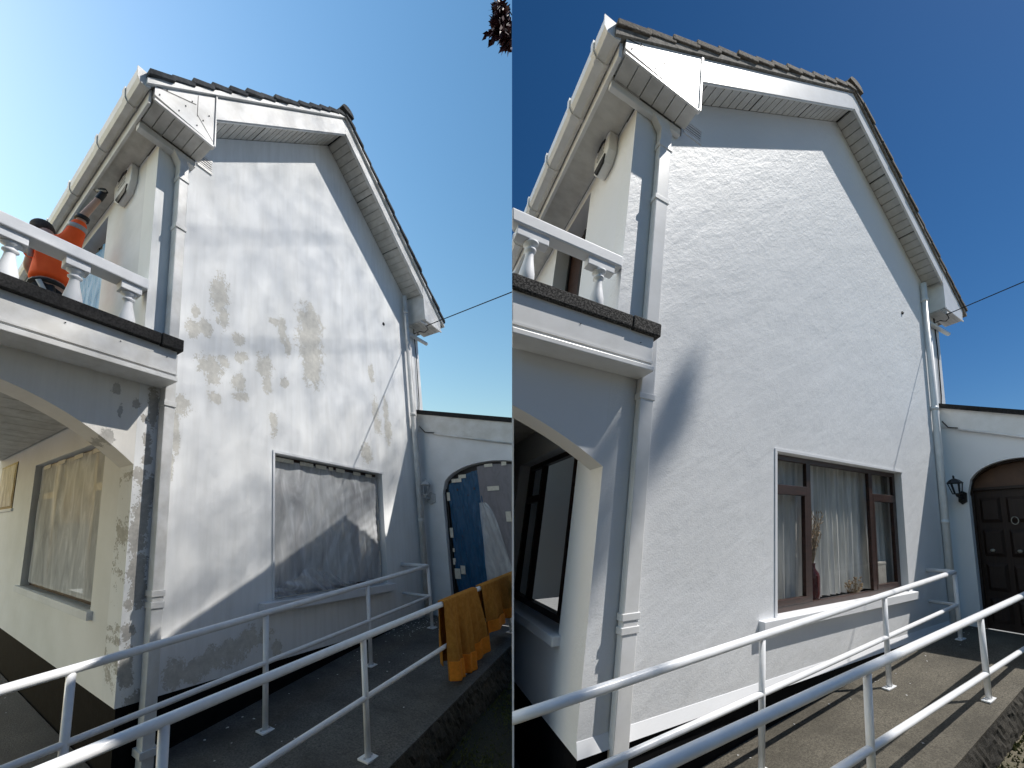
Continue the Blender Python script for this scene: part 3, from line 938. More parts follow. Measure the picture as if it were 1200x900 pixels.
def lantern(fr, mat, glassmat, label, w=.14):
    t = thing('wall_lantern', fr, (5.36, 1.9, w), label, 'lantern')
    B = lambda: MB(fr)
    u = 5.22
    ctr = fr.P((u, 2.06, w))
    def ring(r, z): return [ctr + fr.k * np.array([r * math.cos(a), r * math.sin(a), z]) for a in np.linspace(0, 2 * math.pi, 7)[:-1] + .3]
    a, b = ring(.052, -.10), ring(.082, .07)
    cg = B()
    for i in range(6):
        cg.tube([a[i], b[i]], .007, 6, world=True)
        cg.tube([b[i], b[(i + 1) % 6]], .008, 6, world=True)
        cg.tube([a[i], a[(i + 1) % 6]], .008, 6, world=True)
    cg.build('cage', mat, t)
    gl = B(); gl.add(ring(.047, -.10) + ring(.076, .07), [(i, (i + 1) % 6, 6 + (i + 1) % 6, 6 + i) for i in range(6)], True); gl.build('lantern_glass', glassmat, t)
    c, d_, e = ring(.100, .072), ring(.055, .125), ring(.012, .15)
    cap = B(); cap.add(c + d_ + e, [(i, (i + 1) % 6, 6 + (i + 1) % 6, 6 + i) for i in range(6)] + [(6 + i, 6 + (i + 1) % 6, 12 + (i + 1) % 6, 12 + i) for i in range(6)] + [tuple(range(12, 18)), tuple(range(5, -1, -1))], True)
    cap.build('cap', mat, t)
    B().tube([ctr + fr.k * np.array([0, 0, .14]), ctr + fr.k * np.array([0, 0, .175]), ctr + fr.k * np.array([0, 0, .20])], [.008, .014, .004], 8, world=True).build('finial', mat, t)
    B().tube([ctr + fr.k * np.array([0, 0, -.10]), ctr + fr.k * np.array([0, 0, -.15])], [.03, .016], 8, world=True).build('base_cup', mat, t)
    wp = fr.P((5.388, 1.92, w + .02))
    p0 = ctr + fr.k * np.array([0, 0, -.14])
    mid_ = (p0 + wp) / 2 + np.array([0, 0, -.03])
    B().tube([p0, mid_, wp], .014, 8, world=True).build('arm', mat, t, smooth=True)
    B().prism([(w - .05, 1.85), (w + .01, 1.80), (w + .09, 1.84), (w + .10, 1.98), (w + .02, 2.02), (w - .04, 1.97)], 5.362, 5.389, 'u').build('wall_plate', mat, t, bevel=.006)


lantern(OLD, 'iron_white', 'glass', 'pale weathered wall lantern beside the sheeted doorway')
lantern(NEW, 'iron', 'glass', 'black wall lantern beside the panelled wooden door', .25)


# ------------------------------------------------------------------ overhead cables
def cable(fr, far, label):
    t = thing('overhead_cable', fr, (5.335, 5.083, .33), label, 'cable')
    A = np.array([5.335, 5.083, .33]); F = np.array(far)
    pts = [A + (F - A) * s for s in np.linspace(0, 1, 12)]
    MB(fr).tube(pts, .0085, 8).build('wire', 'cable', t, smooth=True)
    MB(fr).tube([(5.30, 5.19, .27), (5.36, 5.13, .33), (5.335, 5.083, .36)], .022, 8).build('anchor_bracket', 'iron_white', t)
    MB(fr).tube([(5.33, 5.10, .34), (5.37, 5.02, .36), (5.36, 4.98, .30), (5.36, 5.03, .20), (5.42, 5.06, .1), (5.5, 5.1, .03)], .008, 8).build('drip_loop', 'cable', t, smooth=True)


A_ = np.array([5.335, 5.083, .33]); D_ = np.array([5.088, 4.99, 1.655]) - A_
cable(OLD, A_ + D_ * 2.2, 'black overhead cable tied to the eaves box of the flaking house')
cable(NEW, A_ + D_ * 1.9, 'black overhead cable tied to the eaves box of the sunlit house')


# ------------------------------------------------------------------ trees
def leaf_cloud(centres, radii, n, size, seed, squash=1.0):
    r = np.random.default_rng(seed)
    C = np.asarray(centres, float); Rr = np.asarray(radii, float)
    k = r.choice(len(C), n, p=Rr ** 2 / (Rr ** 2).sum())
    d = r.normal(size=(n, 3)); d /= np.linalg.norm(d, axis=1)[:, None]
    p = C[k] + d * (Rr[k] * r.random(n) ** .4)[:, None] * np.array([1, 1, squash])
    a = r.normal(size=(n, 3)); a /= np.linalg.norm(a, axis=1)[:, None]
    b = np.cross(a, r.normal(size=(n, 3))); b /= np.linalg.norm(b, axis=1)[:, None]
    s = size * (.6 + .8 * r.random(n))[:, None]
    # pointed leaf: base, two shoulders, tip
    vs = np.stack([p, p + a * s * .45 + b * s * .30, p + a * s, p + a * s * .45 - b * s * .30], 1).reshape(-1, 3)
    fs = [(4 * i, 4 * i + 1, 4 * i + 2, 4 * i + 3) for i in range(n)]
    return vs, fs


class World:
    side, k = 1, 1.0
    def P(self, p): return np.asarray(p, float)
WF = World()


def sun_filter_tree():  # out of view, added to thin the sun reaching the flaking house
    base = np.array([12.6, -1.6, -1.25])
    t = thing('tree', None, tuple(base), 'unseen tall copper leaved tree, added to filter the sun on the flaking house', 'tree')
    trunk = MB(WF)
    fork = base + (0, .6, 25.0)
    trunk.tube([base, base + (0, -.1, 7), base + (.2, .0, 15), fork, base + (.1, 1.2, 30)], [.62, .52, .44, .34, .06], 14, world=True)
    r = np.random.default_rng(5)
    n = TREE_LEAVES
    sd = np.array(SUN_DIR); k = sd[2] / sd[0]; ky = sd[1] / sd[0]
    x = r.uniform(11.3, 14.0, n)
    y = 3.3 + 5.9 * r.random(n)
    b = 5.2 + 9.0 * r.random(n)
    skirt = r.random(n) < .17                 # extra low leaves, added to soften the shadow edge on the flaking house
    b[skirt] = 5.0 + 2.0 * r.beta(1.0, 2.0, skirt.sum())
    pts = np.stack([x, y + ky * x, b + k * x], 1)
    for yy, bb in ((4.6, 8.0), (6.6, 11.5), (8.2, 8.8)):
        c = np.array([12.8, yy, bb + k * 12.8])
        trunk.tube([fork, (fork + c) / 2 + (0, 0, .5), c], [.07, .04, .015], 6, world=True)
    # a lower branch with a few sprays: its shade lies on the rails and the corner of the sunlit house
    def over(u, v, w):
        p = NEW.P((u, v, w)); return p + sd * ((12.6 - p[0]) / sd[0])
    sprays = [((-.5, .4, 1.3), .42, 800), ((.15, .38, 1.3), .42, 800), ((.75, .40, 1.3), .36, 600), ((1.15, .42, 1.3), .22, 220), ((-.3, .5, .42), .20, 200), ((.25, .3, .8), .3, 260), ((1.35, .0, 1.3), .16, 120), ((.5, -.3, 1.1), .3, 240),
              ((.52, 2.36, 0), .11, 150), ((.42, 2.16, 0), .06, 30), ((.02, 2.02, 0), .10, 70), ((.05, 1.55, 0), .08, 45), ((.02, 1.2, 0), .06, 30)]
    low = base + (.2, .2, 13.0)
    V = [leaf_cloud(pts, np.full(n, .05), n, .05, 3)[0]]
    for c, q, m_ in sprays:
        c = over(*c)
        trunk.tube([low, (low + c) / 2 + (0, -.4, .3), c], [.03, .018, .006], 5, world=True)
        V.append(leaf_cloud([c], [q], m_, .12, 17)[0])
    finish('trunk', trunk.v, trunk.f, 'bark', t, smooth=True)
    V = np.concatenate(V)
    finish('crown', V, [(4 * i, 4 * i + 1, 4 * i + 2, 4 * i + 3) for i in range(len(V) // 4)], 'leaf_copper', t)


TREE_LEAVES = 50000
sun_filter_tree()


def shade_hedge():  # out of view behind the camera, added to deepen shade on the sunlit house
    t = thing('shade_hedge', None, (7, -4.6, -1.25), 'tall dark evergreen hedge added unseen behind the camera to block skylight', 'shade_hedge')
    m = MB(WF)
    for k in range(14):
        x = -6.6 + 1.5 * k
        m.tube([(x, -4.6, -1.25), (x, -4.6, 2), (x, -4.6, 4.0)], [.12, .09, .03], 7, world=True)
    finish('trunk', m.v, m.f, 'bark', t)
    r = np.random.default_rng(21)
    n = 44000
    p = np.stack([r.uniform(-7, 14, n), -4.6 + r.normal(0, .38, n), -1.1 + 5.6 * r.random(n) ** .9], 1)
    p[:, 2] += .35 * np.sin(p[:, 0] * 2.1)
    vs, fs = leaf_cloud(p, np.full(n, .1), n, .26, 22)
    finish('foliage', vs, fs, 'leaf_green', t)


shade_hedge()


# ------------------------------------------------------------------ masking sheets on the flaking house
def wav(*a):
    return sum(math.sin(q) for q in a)


def window_sheet():
    t = thing('plastic_sheet', OLD, (2.9, .6, -.05), 'clear polythene taped over the front window of the flaking house', 'plastic sheet')
    def fn(s, q):
        u = 1.71 + 2.32 * s; v = .66 + 1.50 * q
        sag = .035 * math.sin(math.pi * s) * (1 - q)
        d = .004 * math.sin(26 * s + 9 * q) + .004 * math.sin(47 * s - 17 * q + 1) + .003 * math.sin(80 * s * (1.2 - q) + 3)
        return (u, v, -.085 + sag + d)
    MB(OLD).sheet(fn, 90, 50).build('film', 'poly_milky', t, smooth=True)
    def gathered(s, q):
        u = 1.72 + 2.28 * s
        top = .60 + .27 * math.exp(-((s - .30) / .28) ** 2) + .06 * math.exp(-((s - .85) / .1) ** 2) + .02 * math.sin(31 * s)
        v = .61 + (top - .60) * q
        return (u, v, -.03 + .03 * math.sin(19 * s + 7 * q) * (1 - q) + .018 * math.sin(53 * s + 11 * q))
    MB(OLD).sheet(gathered, 80, 14).build('gathered_film', 'poly_clear', t, smooth=True)
    for s0, ln in ((.01, .19), (.215, .14), (.35, .12), (.47, .05), (.54, .11), (.72, .10), (.86, .09)):
        MB(OLD).box(1.73 + 2.3 * s0, 1.73 + 2.3 * (s0 + ln * .8), 2.135, 2.185, -.072, -.068).build('tape_strip', 'tape', t)
    for v0 in (.75, 1.2, 1.62):
        MB(OLD).box(4.0, 4.03, v0, v0 + .3, -.08, -.076).build('tape_strip', 'tape', t)
    MB(OLD).hexa([(1.75, .615, .0), (3.9, .62, .0), (3.9, .632, .03), (1.75, .628, .03)], [(1.75, .619, .0), (3.9, .624, .0), (3.9, .636, .03), (1.75, .632, .03)]).build('tape_strip', 'tape', t)


def porch_sheet():
    t = thing('plastic_sheet', OLD, (.05, .62, -1.8), 'clear polythene taped over the porch window behind the arch', 'plastic sheet')
    def fn(s, q):
        w = -2.90 + 2.24 * s; v = .66 + 1.50 * q
        return (.075 + .003 * math.sin(30 * s + 9 * q) + .002 * math.sin(55 * s - 13 * q), v, w)
    MB(OLD).sheet(fn, 60, 36).build('film', 'poly_milky', t, smooth=True)
    for s0 in (.05, .3, .55, .8):
        MB(OLD).box(.066, .07, 2.12, 2.17, -2.9 + 2.24 * s0, -2.9 + 2.24 * (s0 + .12)).build('tape_strip', 'tape', t)
    t = thing('plastic_sheet', OLD, (-.03, 1.64, -4.4), 'clear polythene over the small square porch window', 'plastic sheet')
    MB(OLD).sheet(lambda s, q: (-.028 + .003 * math.sin(20 * s + 14 * q), 1.68 + .64 * q, -4.86 + .92 * s), 24, 20).build('film', 'poly_milky', t, smooth=True)


def door_sheets():
    AU = 5.39
    head = lambda w: 1.98 + .47 * max(0, 1 - ((w - 1.14) / .78) ** 2) ** .42
    t = thing('plastic_sheet', OLD, (AU + .08, 0, .65), 'dark blue polythene hanging over the doorway of the flaking house', 'plastic sheet')
    def blue(s, q):
        w = .43 + .60 * s; v = .02 + (head(w) - .10 - .02) * q
        return (AU + .095 + .012 * math.sin(17 * s + 11 * q) + .010 * math.sin(41 * s - 23 * q) + .007 * math.sin(70 * s + 40 * q), v, w)
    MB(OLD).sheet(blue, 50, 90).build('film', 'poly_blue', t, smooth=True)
    for (w, v, a, b) in ((.40, 1.86, .05, .14), (.40, 1.25, .05, .16), (.41, .82, .04, .10), (.42, .60, .09, .16), (.52, .68, .07, .13), (.50, 2.16, .16, .06), (.42, 1.02, .03, .06), (.62, 2.22, .12, .06)):
        MB(OLD).box(AU + .070, AU + .074, v, v + b, w, w + a).build('tape_strip', 'tape', t)
    g = thing('dust_sheet', OLD, (AU + .06, 0, 1.4), 'grey dust sheet hung beside the blue polythene in the doorway', 'dust sheet')
    def grey(s, q):
        w = .93 + .92 * s; v = .0 + (head(w) - .05) * q
        return (AU + .060 + .012 * math.sin(9 * s + 3 * q) + .006 * math.sin(26 * s - 7 * q), v, w)
    MB(OLD).sheet(grey, 40, 60).build('cloth', 'poly_grey', g, smooth=True)
    for (w, v, a, b) in ((1.06, 1.98, .17, .07), (1.28, 1.50, .07, .15), (1.05, 2.36, .12, .05), (1.30, 2.36, .07, .06)):
        MB(OLD).box(AU + .036, AU + .040, v, v + b, w, w + a).build('tape_strip', 'tape', g)
    c = thing('plastic_sheet', OLD, (AU + .03, .2, 1.1), 'loose clear film hanging over the grey dust sheet', 'plastic sheet')
    def clear(s, q):
        w = .92 + (.10 + .34 * (1 - q) ** .6) * s; v = .25 + 1.55 * q
        return (AU + .028 + .010 * math.sin(22 * s + 13 * q), v, w)
    MB(OLD).sheet(clear, 24, 40).build('film', 'poly_clear', c, smooth=True)


def balcony_sheet():
    t = thing('plastic_sheet', OLD, (.14, 3.0, -1.9), 'bright blue polythene over the balcony door behind the worker', 'plastic sheet')
    def fn(s, q):
        w = -2.48 + 1.22 * s; v = 2.97 + 2.0 * q
        return (.115 + .012 * math.sin(33 * s + 5 * q) + .009 * math.sin(61 * s - 15 * q), v, w)
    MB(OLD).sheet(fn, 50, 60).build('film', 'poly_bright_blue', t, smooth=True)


window_sheet(); porch_sheet(); door_sheets(); balcony_sheet()


# ------------------------------------------------------------------ curtains and window sill things
def curtain(fr, u0, u1, label, folds, v0=.66, v1=2.20, w=-.30, group=None, mat='net'):
    t = thing('curtain', fr, ((u0 + u1) / 2, v0, w), label, 'curtain', group)
    def fn(s, q):
        amp = .030 + .02 * (1 - q)
        ph = folds * 2 * math.pi * (s + .05 * math.sin(5 * s) + .03 * (1 - q) * math.sin(9 * s + 2))
        u = u0 + (u1 - u0) * (s + .015 * (1 - q) * math.sin(11 * s))
        return (u, v0 + (v1 - v0) * q, w + amp * math.sin(ph) + .012 * math.sin(2.7 * ph + 1))
    MB(fr).sheet(fn, int(folds * 14), 14).build('net', mat, t, smooth=True)


curtain(NEW, 1.72, 2.44, 'narrow net curtain behind the left casement of the brown window', 5)
curtain(NEW, 2.48, 3.66, 'wide net curtain behind the middle pane of the brown window', 10)
curtain(NEW, 3.74, 4.22, 'narrow net curtain behind the right casement of the brown window', 4, w=-.36)
curtain(OLD, 1.72, 4.04, 'net curtain dimly seen behind the polythene of the front window', 17, w=-.22)


def vase():
    t = thing('vase', NEW, (2.43, .62, -.21), 'dark red clay vase of dried stems on the window ledge', 'vase')
    u, w = 2.43, -.215
    prof = [(.045, 0), (.058, .02), (.062, .10), (.062, .27), (.055, .31), (.030, .345), (.020, .37), (.020, .40), (.027, .415), (.020, .416)]
    MB(NEW).lathe((u, w), [(r, .625 + q) for r, q in prof], 18).build('body', 'terracotta', t, smooth=True)
    for k in range(22):
        a = random.uniform(-.16, .16); h = random.uniform(.28, .62); b = random.uniform(-.01, .035)
        m = MB(NEW)
        m.tube([(u, 1.02, w), (u + a * .5, 1.02 + h * .6, w + b * .5), (u + a, 1.02 + h, w + b)], [.003, .003, .002], 5)
        for q in range(4):
            f = .6 + .4 * q / 3
            c = np.array([u + a * f, 1.02 + h * f, w + b * f])
            m.tube([c, c + (random.uniform(-.05, .05), random.uniform(.02, .06), 0)], [.006, .002], 5)
        m.build('dried_stem', 'straw', t)


vase()
bx_ = thing('box', NEW, (3.70, .62, -.22), 'pale card box standing on the ledge in the right casement', 'box')
MB(NEW).box(3.60, 3.84, .625, .95, -.27, -.20).build('carton', 'card', bx_, bevel=.004)
MB(NEW).box(3.595, 3.845, .95, .985, -.275, -.195).build('lid', 'card', bx_, bevel=.004)
dp_ = thing('dried_posy', NEW, (3.15, .62, -.2), 'small dried flower posy on the ledge at the foot of the wide curtain', 'dried flowers')
m = MB(NEW)
for k in range(40):
    a, h = random.uniform(-.17, .15), random.uniform(.05, .20)
    m.tube([(3.15 + a * .3, .625, -.21), (3.15 + a, .625 + h, -.21 + random.uniform(-.02, .03))], [.003, .002], 4)
    c = np.array([3.15 + a, .625 + h, -.205])
    m.tube([c, c + (random.uniform(-.03, .03), .02, 0)], [.010, .003], 5)
m.build('stems', 'straw', dp_)
led = MB(NEW).box(1.72, 4.04, .575, .622, -.34, -.172).build('inner_sill', 'upvc_new', HOUSE_NEW)
led = MB(OLD).box(1.72, 4.04, .575, .622, -.34, -.172).build('inner_sill', 'upvc_new', HOUSE_OLD)


# ------------------------------------------------------------------ towels on the ramp rail
def towel(u0, u1, front, back, label, seed):
    t = thing('towel', OLD, ((u0 + u1) / 2, ot(u0) - front, 1.34), label, 'towel')
    r = random.Random(seed)
    ph = r.random() * 6
    def at(s, d, side):
        u = u0 + (u1 - u0) * s
        v = ot(u) + .030
        fold = .030 * math.sin(15 * s + ph) + .016 * math.sin(34 * s + 2 * ph)
        spread = min(1.0, d * 3)
        w = 1.30 + side * (.034 + .022 * spread) + side * fold * min(1, d * 2.2)
        uu = u + .05 * d * math.sin(9 * s + ph)
        return (uu, v - d + (.01 if d < .02 else 0), w)
    def fn(s, q):
        # q from front hem over the rail to back hem
        L = front + back + .10
        x = q * L
        fl = front * (1 + .10 * math.sin(3.1 * s + ph) - .20 * s)
        if x < front:
            return at(s, fl * (1 - x / front), 1)
        if x > front + .10:
            return at(s, (x - front - .10), -1)
        a = math.pi * (x - front) / .10
        u = u0 + (u1 - u0) * s
        return (u, ot(u) + .030 + .012 * math.sin(a), 1.30 + .034 * math.cos(a))
    m = MB(OLD); m.sheet(fn, 60, 70)
    ob = m.build('cloth', 'towel', t, smooth=True)
    ob.modifiers.new('thick', 'SOLIDIFY').thickness = .012
    def hem(s, q):
        fl = front * (1 + .10 * math.sin(3.1 * s + ph) - .20 * s)
        p = at(s, fl * (1.005 - .24 * q), 1)
        return (p[0], p[1], p[2] + .013)
    hb = MB(OLD).sheet(hem, 60, 14).build('border', 'towel_hem', t, smooth=True)
    hb.modifiers.new('thick', 'SOLIDIFY').thickness = .008


towel(2.86, 3.80, .78, .62, 'golden brown towel with orange border on the handrail, the one with the longer drop', 2)
towel(3.97, 5.4, .62, .58, 'golden brown towel with orange border on the handrail, the wider one nearer the door', 5)


# ------------------------------------------------------------------ worker on the balcony
def skin_mesh(joints, edges, radii, sub=2):
    me = bpy.data.meshes.new('tmp')
    me.from_pydata([tuple(j) for j in joints], edges, [])
    ob = bpy.data.objects.new('tmp', me); COL.objects.link(ob)
    sk = ob.modifiers.new('skin', 'SKIN'); sk.use_smooth_shade = True
    for i, r in enumerate(radii):
        d = me.skin_vertices[0].data[i]
        d.radius = r if isinstance(r, tuple) else (r, r)
        d.use_root = (i == 0)
    sb = ob.modifiers.new('sub', 'SUBSURF'); sb.levels = sub; sb.render_levels = sub
    dg = bpy.context.evaluated_depsgraph_get()
    ev = bpy.data.meshes.new_from_object(ob.evaluated_get(dg))
    vs = np.array([v.co[:] for v in ev.vertices]); fs = [tuple(p.vertices) for p in ev.polygons]
    bpy.data.objects.remove(ob); bpy.data.meshes.remove(me); bpy.data.meshes.remove(ev)
    return vs, fs


def worker():
    F = OLD
    t = thing('person', F, (-.58, 2.96, -.9), 'worker in an orange high visibility top reaching up to the eaves from the balcony', 'person')
    P = lambda u, v, w: F.P((u, v, w))
    J = dict(pel=P(-.625, 3.68, -.90), sp=P(-.605, 3.93, -.93), ch=P(-.565, 4.16, -.96), nk=P(-.62, 4.32, -1.06), hd=P(-.675, 4.46, -1.16), ht=P(-.70, 4.56, -1.20),
             rs=P(-.46, 4.32, -.92), re=P(-.375, 4.68, -.88), rw=P(-.26, 4.93, -.86), rh=P(-.225, 5.02, -.86),
             ls=P(-.735, 4.20, -.98), le=P(-.78, 3.96, -1.10), lw=P(-.66, 3.92, -1.28), lh=P(-.62, 3.92, -1.33),
             rhp=P(-.52, 3.62, -.90), rk=P(-.50, 3.30, -.86), ra=P(-.50, 3.02, -.92), rt=P(-.47, 2.97, -.80),
             lhp=P(-.68, 3.62, -.90), lk=P(-.70, 3.30, -.84), la=P(-.71, 3.02, -.92), lt=P(-.71, 2.97, -.80))
    k = list(J); ix = {n: i for i, n in enumerate(k)}
    E_ = [('pel', 'sp'), ('sp', 'ch'), ('ch', 'nk'), ('nk', 'hd'), ('hd', 'ht'), ('ch', 'rs'), ('rs', 're'), ('re', 'rw'), ('rw', 'rh'),
          ('ch', 'ls'), ('ls', 'le'), ('le', 'lw'), ('lw', 'lh'), ('pel', 'rhp'), ('rhp', 'rk'), ('rk', 'ra'), ('ra', 'rt'), ('pel', 'lhp'), ('lhp', 'lk'), ('lk', 'la'), ('la', 'lt')]
    rad = dict(pel=.135, sp=.13, ch=.15, nk=.065, hd=.095, ht=.07, rs=.075, re=.046, rw=.037, rh=.038, ls=.075, le=.05, lw=.036, lh=.038,
               rhp=.10, rk=.075, ra=.055, rt=.045, lhp=.10, lk=.075, la=.055, lt=.045)
    vs, fs = skin_mesh([J[n] for n in k], [(ix[a], ix[b]) for a, b in E_], [rad[n] for n in k])
    finish('body', vs, fs, 'skin', t, F, smooth=True)
    def cover(name, chain, edges, grow, mat):
        kk = list(chain); id_ = {n: i for i, n in enumerate(kk)}
        v2, f2 = skin_mesh([chain[n][0] for n in kk], [(id_[a], id_[b]) for a, b in edges], [chain[n][1] for n in kk])
        return finish(name, v2, f2, mat, t, F, smooth=True)
    lerp = lambda a, b, q: J[a] * (1 - q) + J[b] * q
    def blob(name, a, b, r, mat):
        ax = unit(b - a); k = F.k
        st = [a - ax * r * math.cos(q) for q in np.linspace(0, math.pi / 2, 6)] + [b + ax * r * math.sin(q) for q in np.linspace(0, math.pi / 2, 6)]
        rd = [max(r * math.sin(q), .002) for q in np.linspace(0, math.pi / 2, 6)] + [max(r * math.cos(q), .002) for q in np.linspace(0, math.pi / 2, 6)]
        MB(F).tube(st, [q / k for q in rd], 18, world=True).build(name, mat, t, smooth=True)
    sh = dict(sp=(J['sp'], .185), hem=(lerp('pel', 'sp', .22), .175), ch=(J['ch'], .205), nk=(lerp('ch', 'nk', .8), .11), rs=(J['rs'], .115), re=(lerp('rs', 're', .80), .078), ls=(J['ls'], .115), le=(lerp('ls', 'le', .75), .085))
    cover('work_shirt', sh, [('sp', 'hem'), ('sp', 'ch'), ('ch', 'nk'), ('ch', 'rs'), ('rs', 're'), ('ch', 'ls'), ('ls', 'le')], 0, 'hivis')
    tr = dict(pel=(J['pel'], .150), w=(lerp('pel', 'sp', .18), .148), rhp=(J['rhp'], .112), rk=(J['rk'], .09), ra=(lerp('rk', 'ra', .95), .072), lhp=(J['lhp'], .112), lk=(J['lk'], .09), la=(lerp('lk', 'la', .95), .072))
    cover('trousers', tr, [('pel', 'w'), ('pel', 'rhp'), ('rhp', 'rk'), ('rk', 'ra'), ('pel', 'lhp'), ('lhp', 'lk'), ('lk', 'la')], 0, 'trousers')
    for a, b in (('ra', 'rt'), ('la', 'lt')):
        blob('boot', J[a], J[b], .062, 'black')
    blob('hair', lerp('hd', 'ht', .1), lerp('hd', 'ht', .55), .112, 'cap')
    # dark cuffs and grey tape bands round sleeve and chest
    def band(a, b, q0, q1, r, mat, name):
        MB(F).tube([lerp(a, b, q0), lerp(a, b, q1)], r, 16, world=True).build(name, mat, t, smooth=True)
    band('rs', 're', .80, .92, .058, 'black', 'cuff')
    band('rs', 're', .40, .54, .079, 'reflect', 'reflective_band')
    band('ls', 'le', .45, .60, .076, 'reflect', 'reflective_band')
    band('pel', 'sp', .02, .10, .138, 'black', 'tool_belt')
    MB(F).tube([J['ls'] + np.array([.03, -.13, .05]), J['sp'] + np.array([-.08, -.17, .05])], [.022, .022], 8, world=True).build('reflective_band', 'reflect', t, smooth=True)
    MB(F).tube([J['pel'] + np.array([.06, -.15, .02]), J['rhp'] + np.array([.06, -.12, -.10])], [.022, .018], 8, world=True).build('belt_strap', 'strap', t, smooth=True)
    MB(F).tube([lerp('pel', 'rhp', .7) + np.array([.05, -.10, .06]), lerp('rhp', 'rk', .5) + np.array([.06, -.10, 0])], [.03, .04], 10, world=True).build('tool_pouch', 'black', t)
    # gloved right hand with five fingers round a brush handle
    hb = J['rh']; d = unit(J['rh'] - J['rw']); sd = unit(np.cross(d, (0, 1, 0))); up = np.cross(sd, d)
    blob('glove', lerp('rw', 'rh', .3), hb + d * .04, .042, 'black')
    for q in range(4):
        o = hb + d * .05 + sd * (-.033 + .022 * q)
        ln = (.055, .065, .062, .048)[q]
        MB(F).tube([o, o + d * ln * .6 + up * .01, o + d * ln * .8 - up * .03, o + d * ln * .45 - up * .05], [.013, .012, .011, .008], 8, world=True).build('glove_finger', 'black', t, smooth=True)
    o = hb + sd * .045
    MB(F).tube([o, o + sd * .02 + d * .03, o + d * .055 - up * .02], [.014, .013, .009], 8, world=True).build('glove_thumb', 'black', t, smooth=True)
    br = thing('scraper', F, F.L(hb + d * .02), 'small scraper held in the worker\'s black glove', 'scraper')
    MB(F).tube([hb - sd * .06 + d * .05 - up * .03, hb + sd * .07 + d * .06 - up * .03], .012, 10, world=True).build('handle', 'card', br, smooth=True)
    e = hb + sd * .07 + d * .06 - up * .03
    MB(F).add([e - up * .03, e + up * .03, e + sd * .035 + up * .02, e + sd * .035 - up * .02, e - up * .03 + d * .003, e + up * .03 + d * .003, e + sd * .035 + up * .02 + d * .003, e + sd * .035 - up * .02 + d * .003],
              [(0, 1, 2, 3), (7, 6, 5, 4), (0, 4, 5, 1), (1, 5, 6, 2), (2, 6, 7, 3), (3, 7, 4, 0)], True).build('blade', 'brass', br)


worker()


# ------------------------------------------------------------------ the overhanging copper tree by the flaking house
def near_tree():
    base = np.array([-1.7, -3.2, -1.25])
    t = thing('tree', None, tuple(base), 'copper leaved tree whose hanging twig shows against the pale sky', 'tree')
    tip = np.array([-.11, 2.55, 5.66])
    tr = MB(WF)
    tr.tube([base, base + (.05, .1, 2.2), base + (0, .2, 4.6), base + (.2, .5, 7.2), base + (.1, .3, 9.5)], [.26, .22, .18, .13, .04], 12, world=True)
    limb = [base + (0, .2, 5.2), base + (.7, 2.2, 7.2), base + (1.3, 4.4, 8.0), tip + (.0, .1, .6)]
    tr.tube(limb, [.11, .08, .05, .02], 9, world=True)
    r = np.random.default_rng(9)
    cs, rs = [], []
    for k in range(70):
        a = r.normal(size=3); a /= np.linalg.norm(a)
        c = base + (0, 0, 8.2) + a * np.array([2.6, 2.6, 2.0]) * r.random() ** .4
        if c[1] < 0.2 or True:
            cs.append(c); rs.append(r.uniform(.5, .8))
    for c in cs[::5]:
        tr.tube([base + (0, .2, 5.4 + r.random() * 2), np.array(c)], [.05, .015], 6, world=True)
    finish('trunk', tr.v, tr.f, 'bark', t, OLD_CLIP, smooth=True)
    cs = [c for c in cs if c[1] < .4]; rs = rs[:len(cs)]
    vs, fs = leaf_cloud(cs, rs, 9000, .16, 4)
    finish('crown', vs, fs, 'leaf_copper', t, OLD_CLIP)
    # the hanging twig: dense pointed leaves, tips down and outwards
    tw = MB(WF)
    ends = [tip + np.array([dx, dy, dz]) for dx, dy, dz in ((.02, 0, .35), (-.03, .02, .12), (.05, -.02, .02), (.09, .01, .2), (.10, 0, -.02))]
    for e in ends:
        tw.tube([limb[-1], (limb[-1] + e) / 2 + (0, .03, .04), e], [.014, .009, .004], 6, world=True)
    finish('twig', tw.v, tw.f, 'bark', t, OLD_CLIP, smooth=True)
    n = 900
    k = r.integers(0, len(ends), n); q = r.random(n)[:, None]
    p = limb[-1] * (1 - q) * .75 + np.array(ends)[k] * (q + (1 - q) * .25) + r.normal(size=(n, 3)) * .022
    a = np.stack([r.normal(-.35, .6, n), r.normal(0, .5, n), r.normal(-.75, .45, n)], 1); a /= np.linalg.norm(a, axis=1)[:, None]
    b = np.cross(a, r.normal(size=(n, 3))); b /= np.linalg.norm(b, axis=1)[:, None]
    s = (.055 + .05 * r.random(n))[:, None]
    vs = np.stack([p, p + a * s * .42 + b * s * .22, p + a * s, p + a * s * .42 - b * s * .22], 1).reshape(-1, 3)
    finish('foliage', vs, [(4 * i, 4 * i + 1, 4 * i + 2, 4 * i + 3) for i in range(n)], 'leaf_copper', t, OLD_CLIP)


OLD_CLIP = Frame((0, 0, 0), (1, 0, 0), (0, 1, 0), (0, 0, 1), -1)
near_tree()


# ------------------------------------------------------------------ litter, moss and weeds
def scatter(fr, name, mat, pts, smin, smax, kind_label=None, flat=True):
    m = MB(fr)
    for (u, v, w) in pts:
        s = random.uniform(smin, smax); a = random.uniform(0, 6.28)
        q = [fr.P((u, v, w)) + np.array([s * math.cos(a + x) * random.uniform(.6, 1), s * math.sin(a + x) * random.uniform(.6, 1), random.uniform(.002, s * .35)]) for x in (0, 1.4, 2.7, 4.2)]
        c = fr.P((u, v, w)) + np.array([0, 0, s * .5])
        m.add(q + [c], [(0, 1, 4), (1, 2, 4), (2, 3, 4), (3, 0, 4)], True)
    o = m.build(name, mat)
    tag(o, kind='stuff')


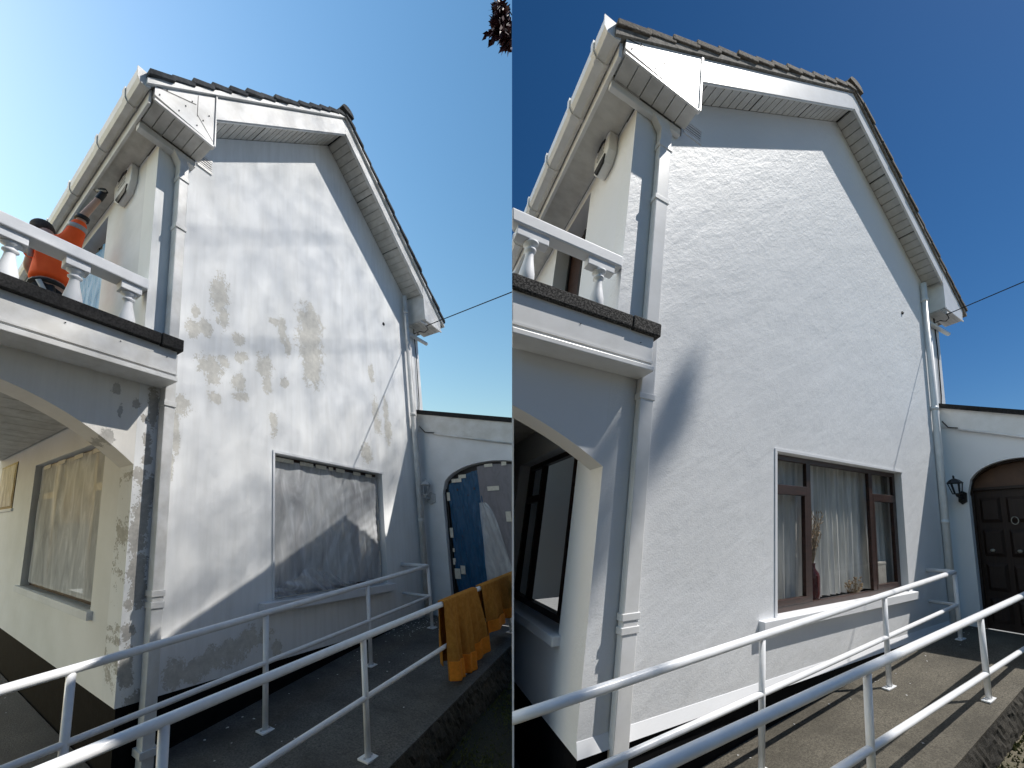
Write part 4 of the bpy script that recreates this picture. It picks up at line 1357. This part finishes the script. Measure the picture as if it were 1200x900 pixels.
rr = random.Random(3)
pts = [(rr.uniform(-.5, 5.3), 0, min(1.4, abs(rr.gauss(0, .35)) + .01)) for _ in range(45)] + [(rr.uniform(3.9, 5.3), 0, rr.uniform(.01, .35)) for _ in range(110)]
scatter(OLD, 'paint_flakes', 'flake', [(u, ramp_v(u) + .001, w) for u, _, w in pts], .006, .022)
scatter(OLD, 'paint_flakes', 'flake', [(rr.uniform(-.9, -.1), -.499, rr.uniform(-2.5, -.05)) for _ in range(14)], .006, .02)
scatter(NEW, 'paint_flakes', 'flake', [(u, ramp_v(u) + .001, w) for u, _, w in pts[:40]], .004, .012)


def moss(fr, n, mat='moss'):
    m = MB(fr)
    for k in range(n):
        cu, cw = rr.choice([(2.6, 1.75), (3.2, 1.7), (2.2, 2.0), (3.6, 1.9), (2.9, 2.2), (4.0, 1.75)])
        u, w = rr.gauss(cu, .35), max(1.53, rr.gauss(cw, .16))
        v = -.76 + .1 * u
        h = rr.uniform(.01, .045); c = fr.P((u, v, w)); a = rr.uniform(0, 6.28); r_ = rr.uniform(.008, .02)
        m.add([c + np.array([r_ * math.cos(a + x), r_ * math.sin(a + x), 0]) for x in (0, 2.1, 4.2)] + [c + np.array([rr.gauss(0, .012), rr.gauss(0, .012), h])], [(0, 1, 3), (1, 2, 3), (2, 0, 3)], True)
    tag(m.build('moss', mat), kind='stuff')


moss(OLD, 2600)
moss(NEW, 2600)
wd = thing('weed', OLD, (4.75, ramp_v(4.75), 1.40), 'small green weed at the ramp edge beneath the towels', 'weed')
m = MB(OLD)
for k in range(46):
    a = rr.uniform(0, 6.28); h = rr.uniform(.10, .30); d = rr.uniform(.03, .12)
    c = OLD.P((4.72, ramp_v(4.72), 1.42))
    p1 = c + np.array([d * .4 * math.cos(a), d * .4 * math.sin(a), h * .7]); p2 = c + np.array([d * math.cos(a), d * math.sin(a), h])
    sd = np.array([-math.sin(a), math.cos(a), 0]) * .012
    m.add([c, p1 + sd, p2, p1 - sd], [(0, 1, 2, 3)], True)
m.build('leaves', 'leaf_green', wd)
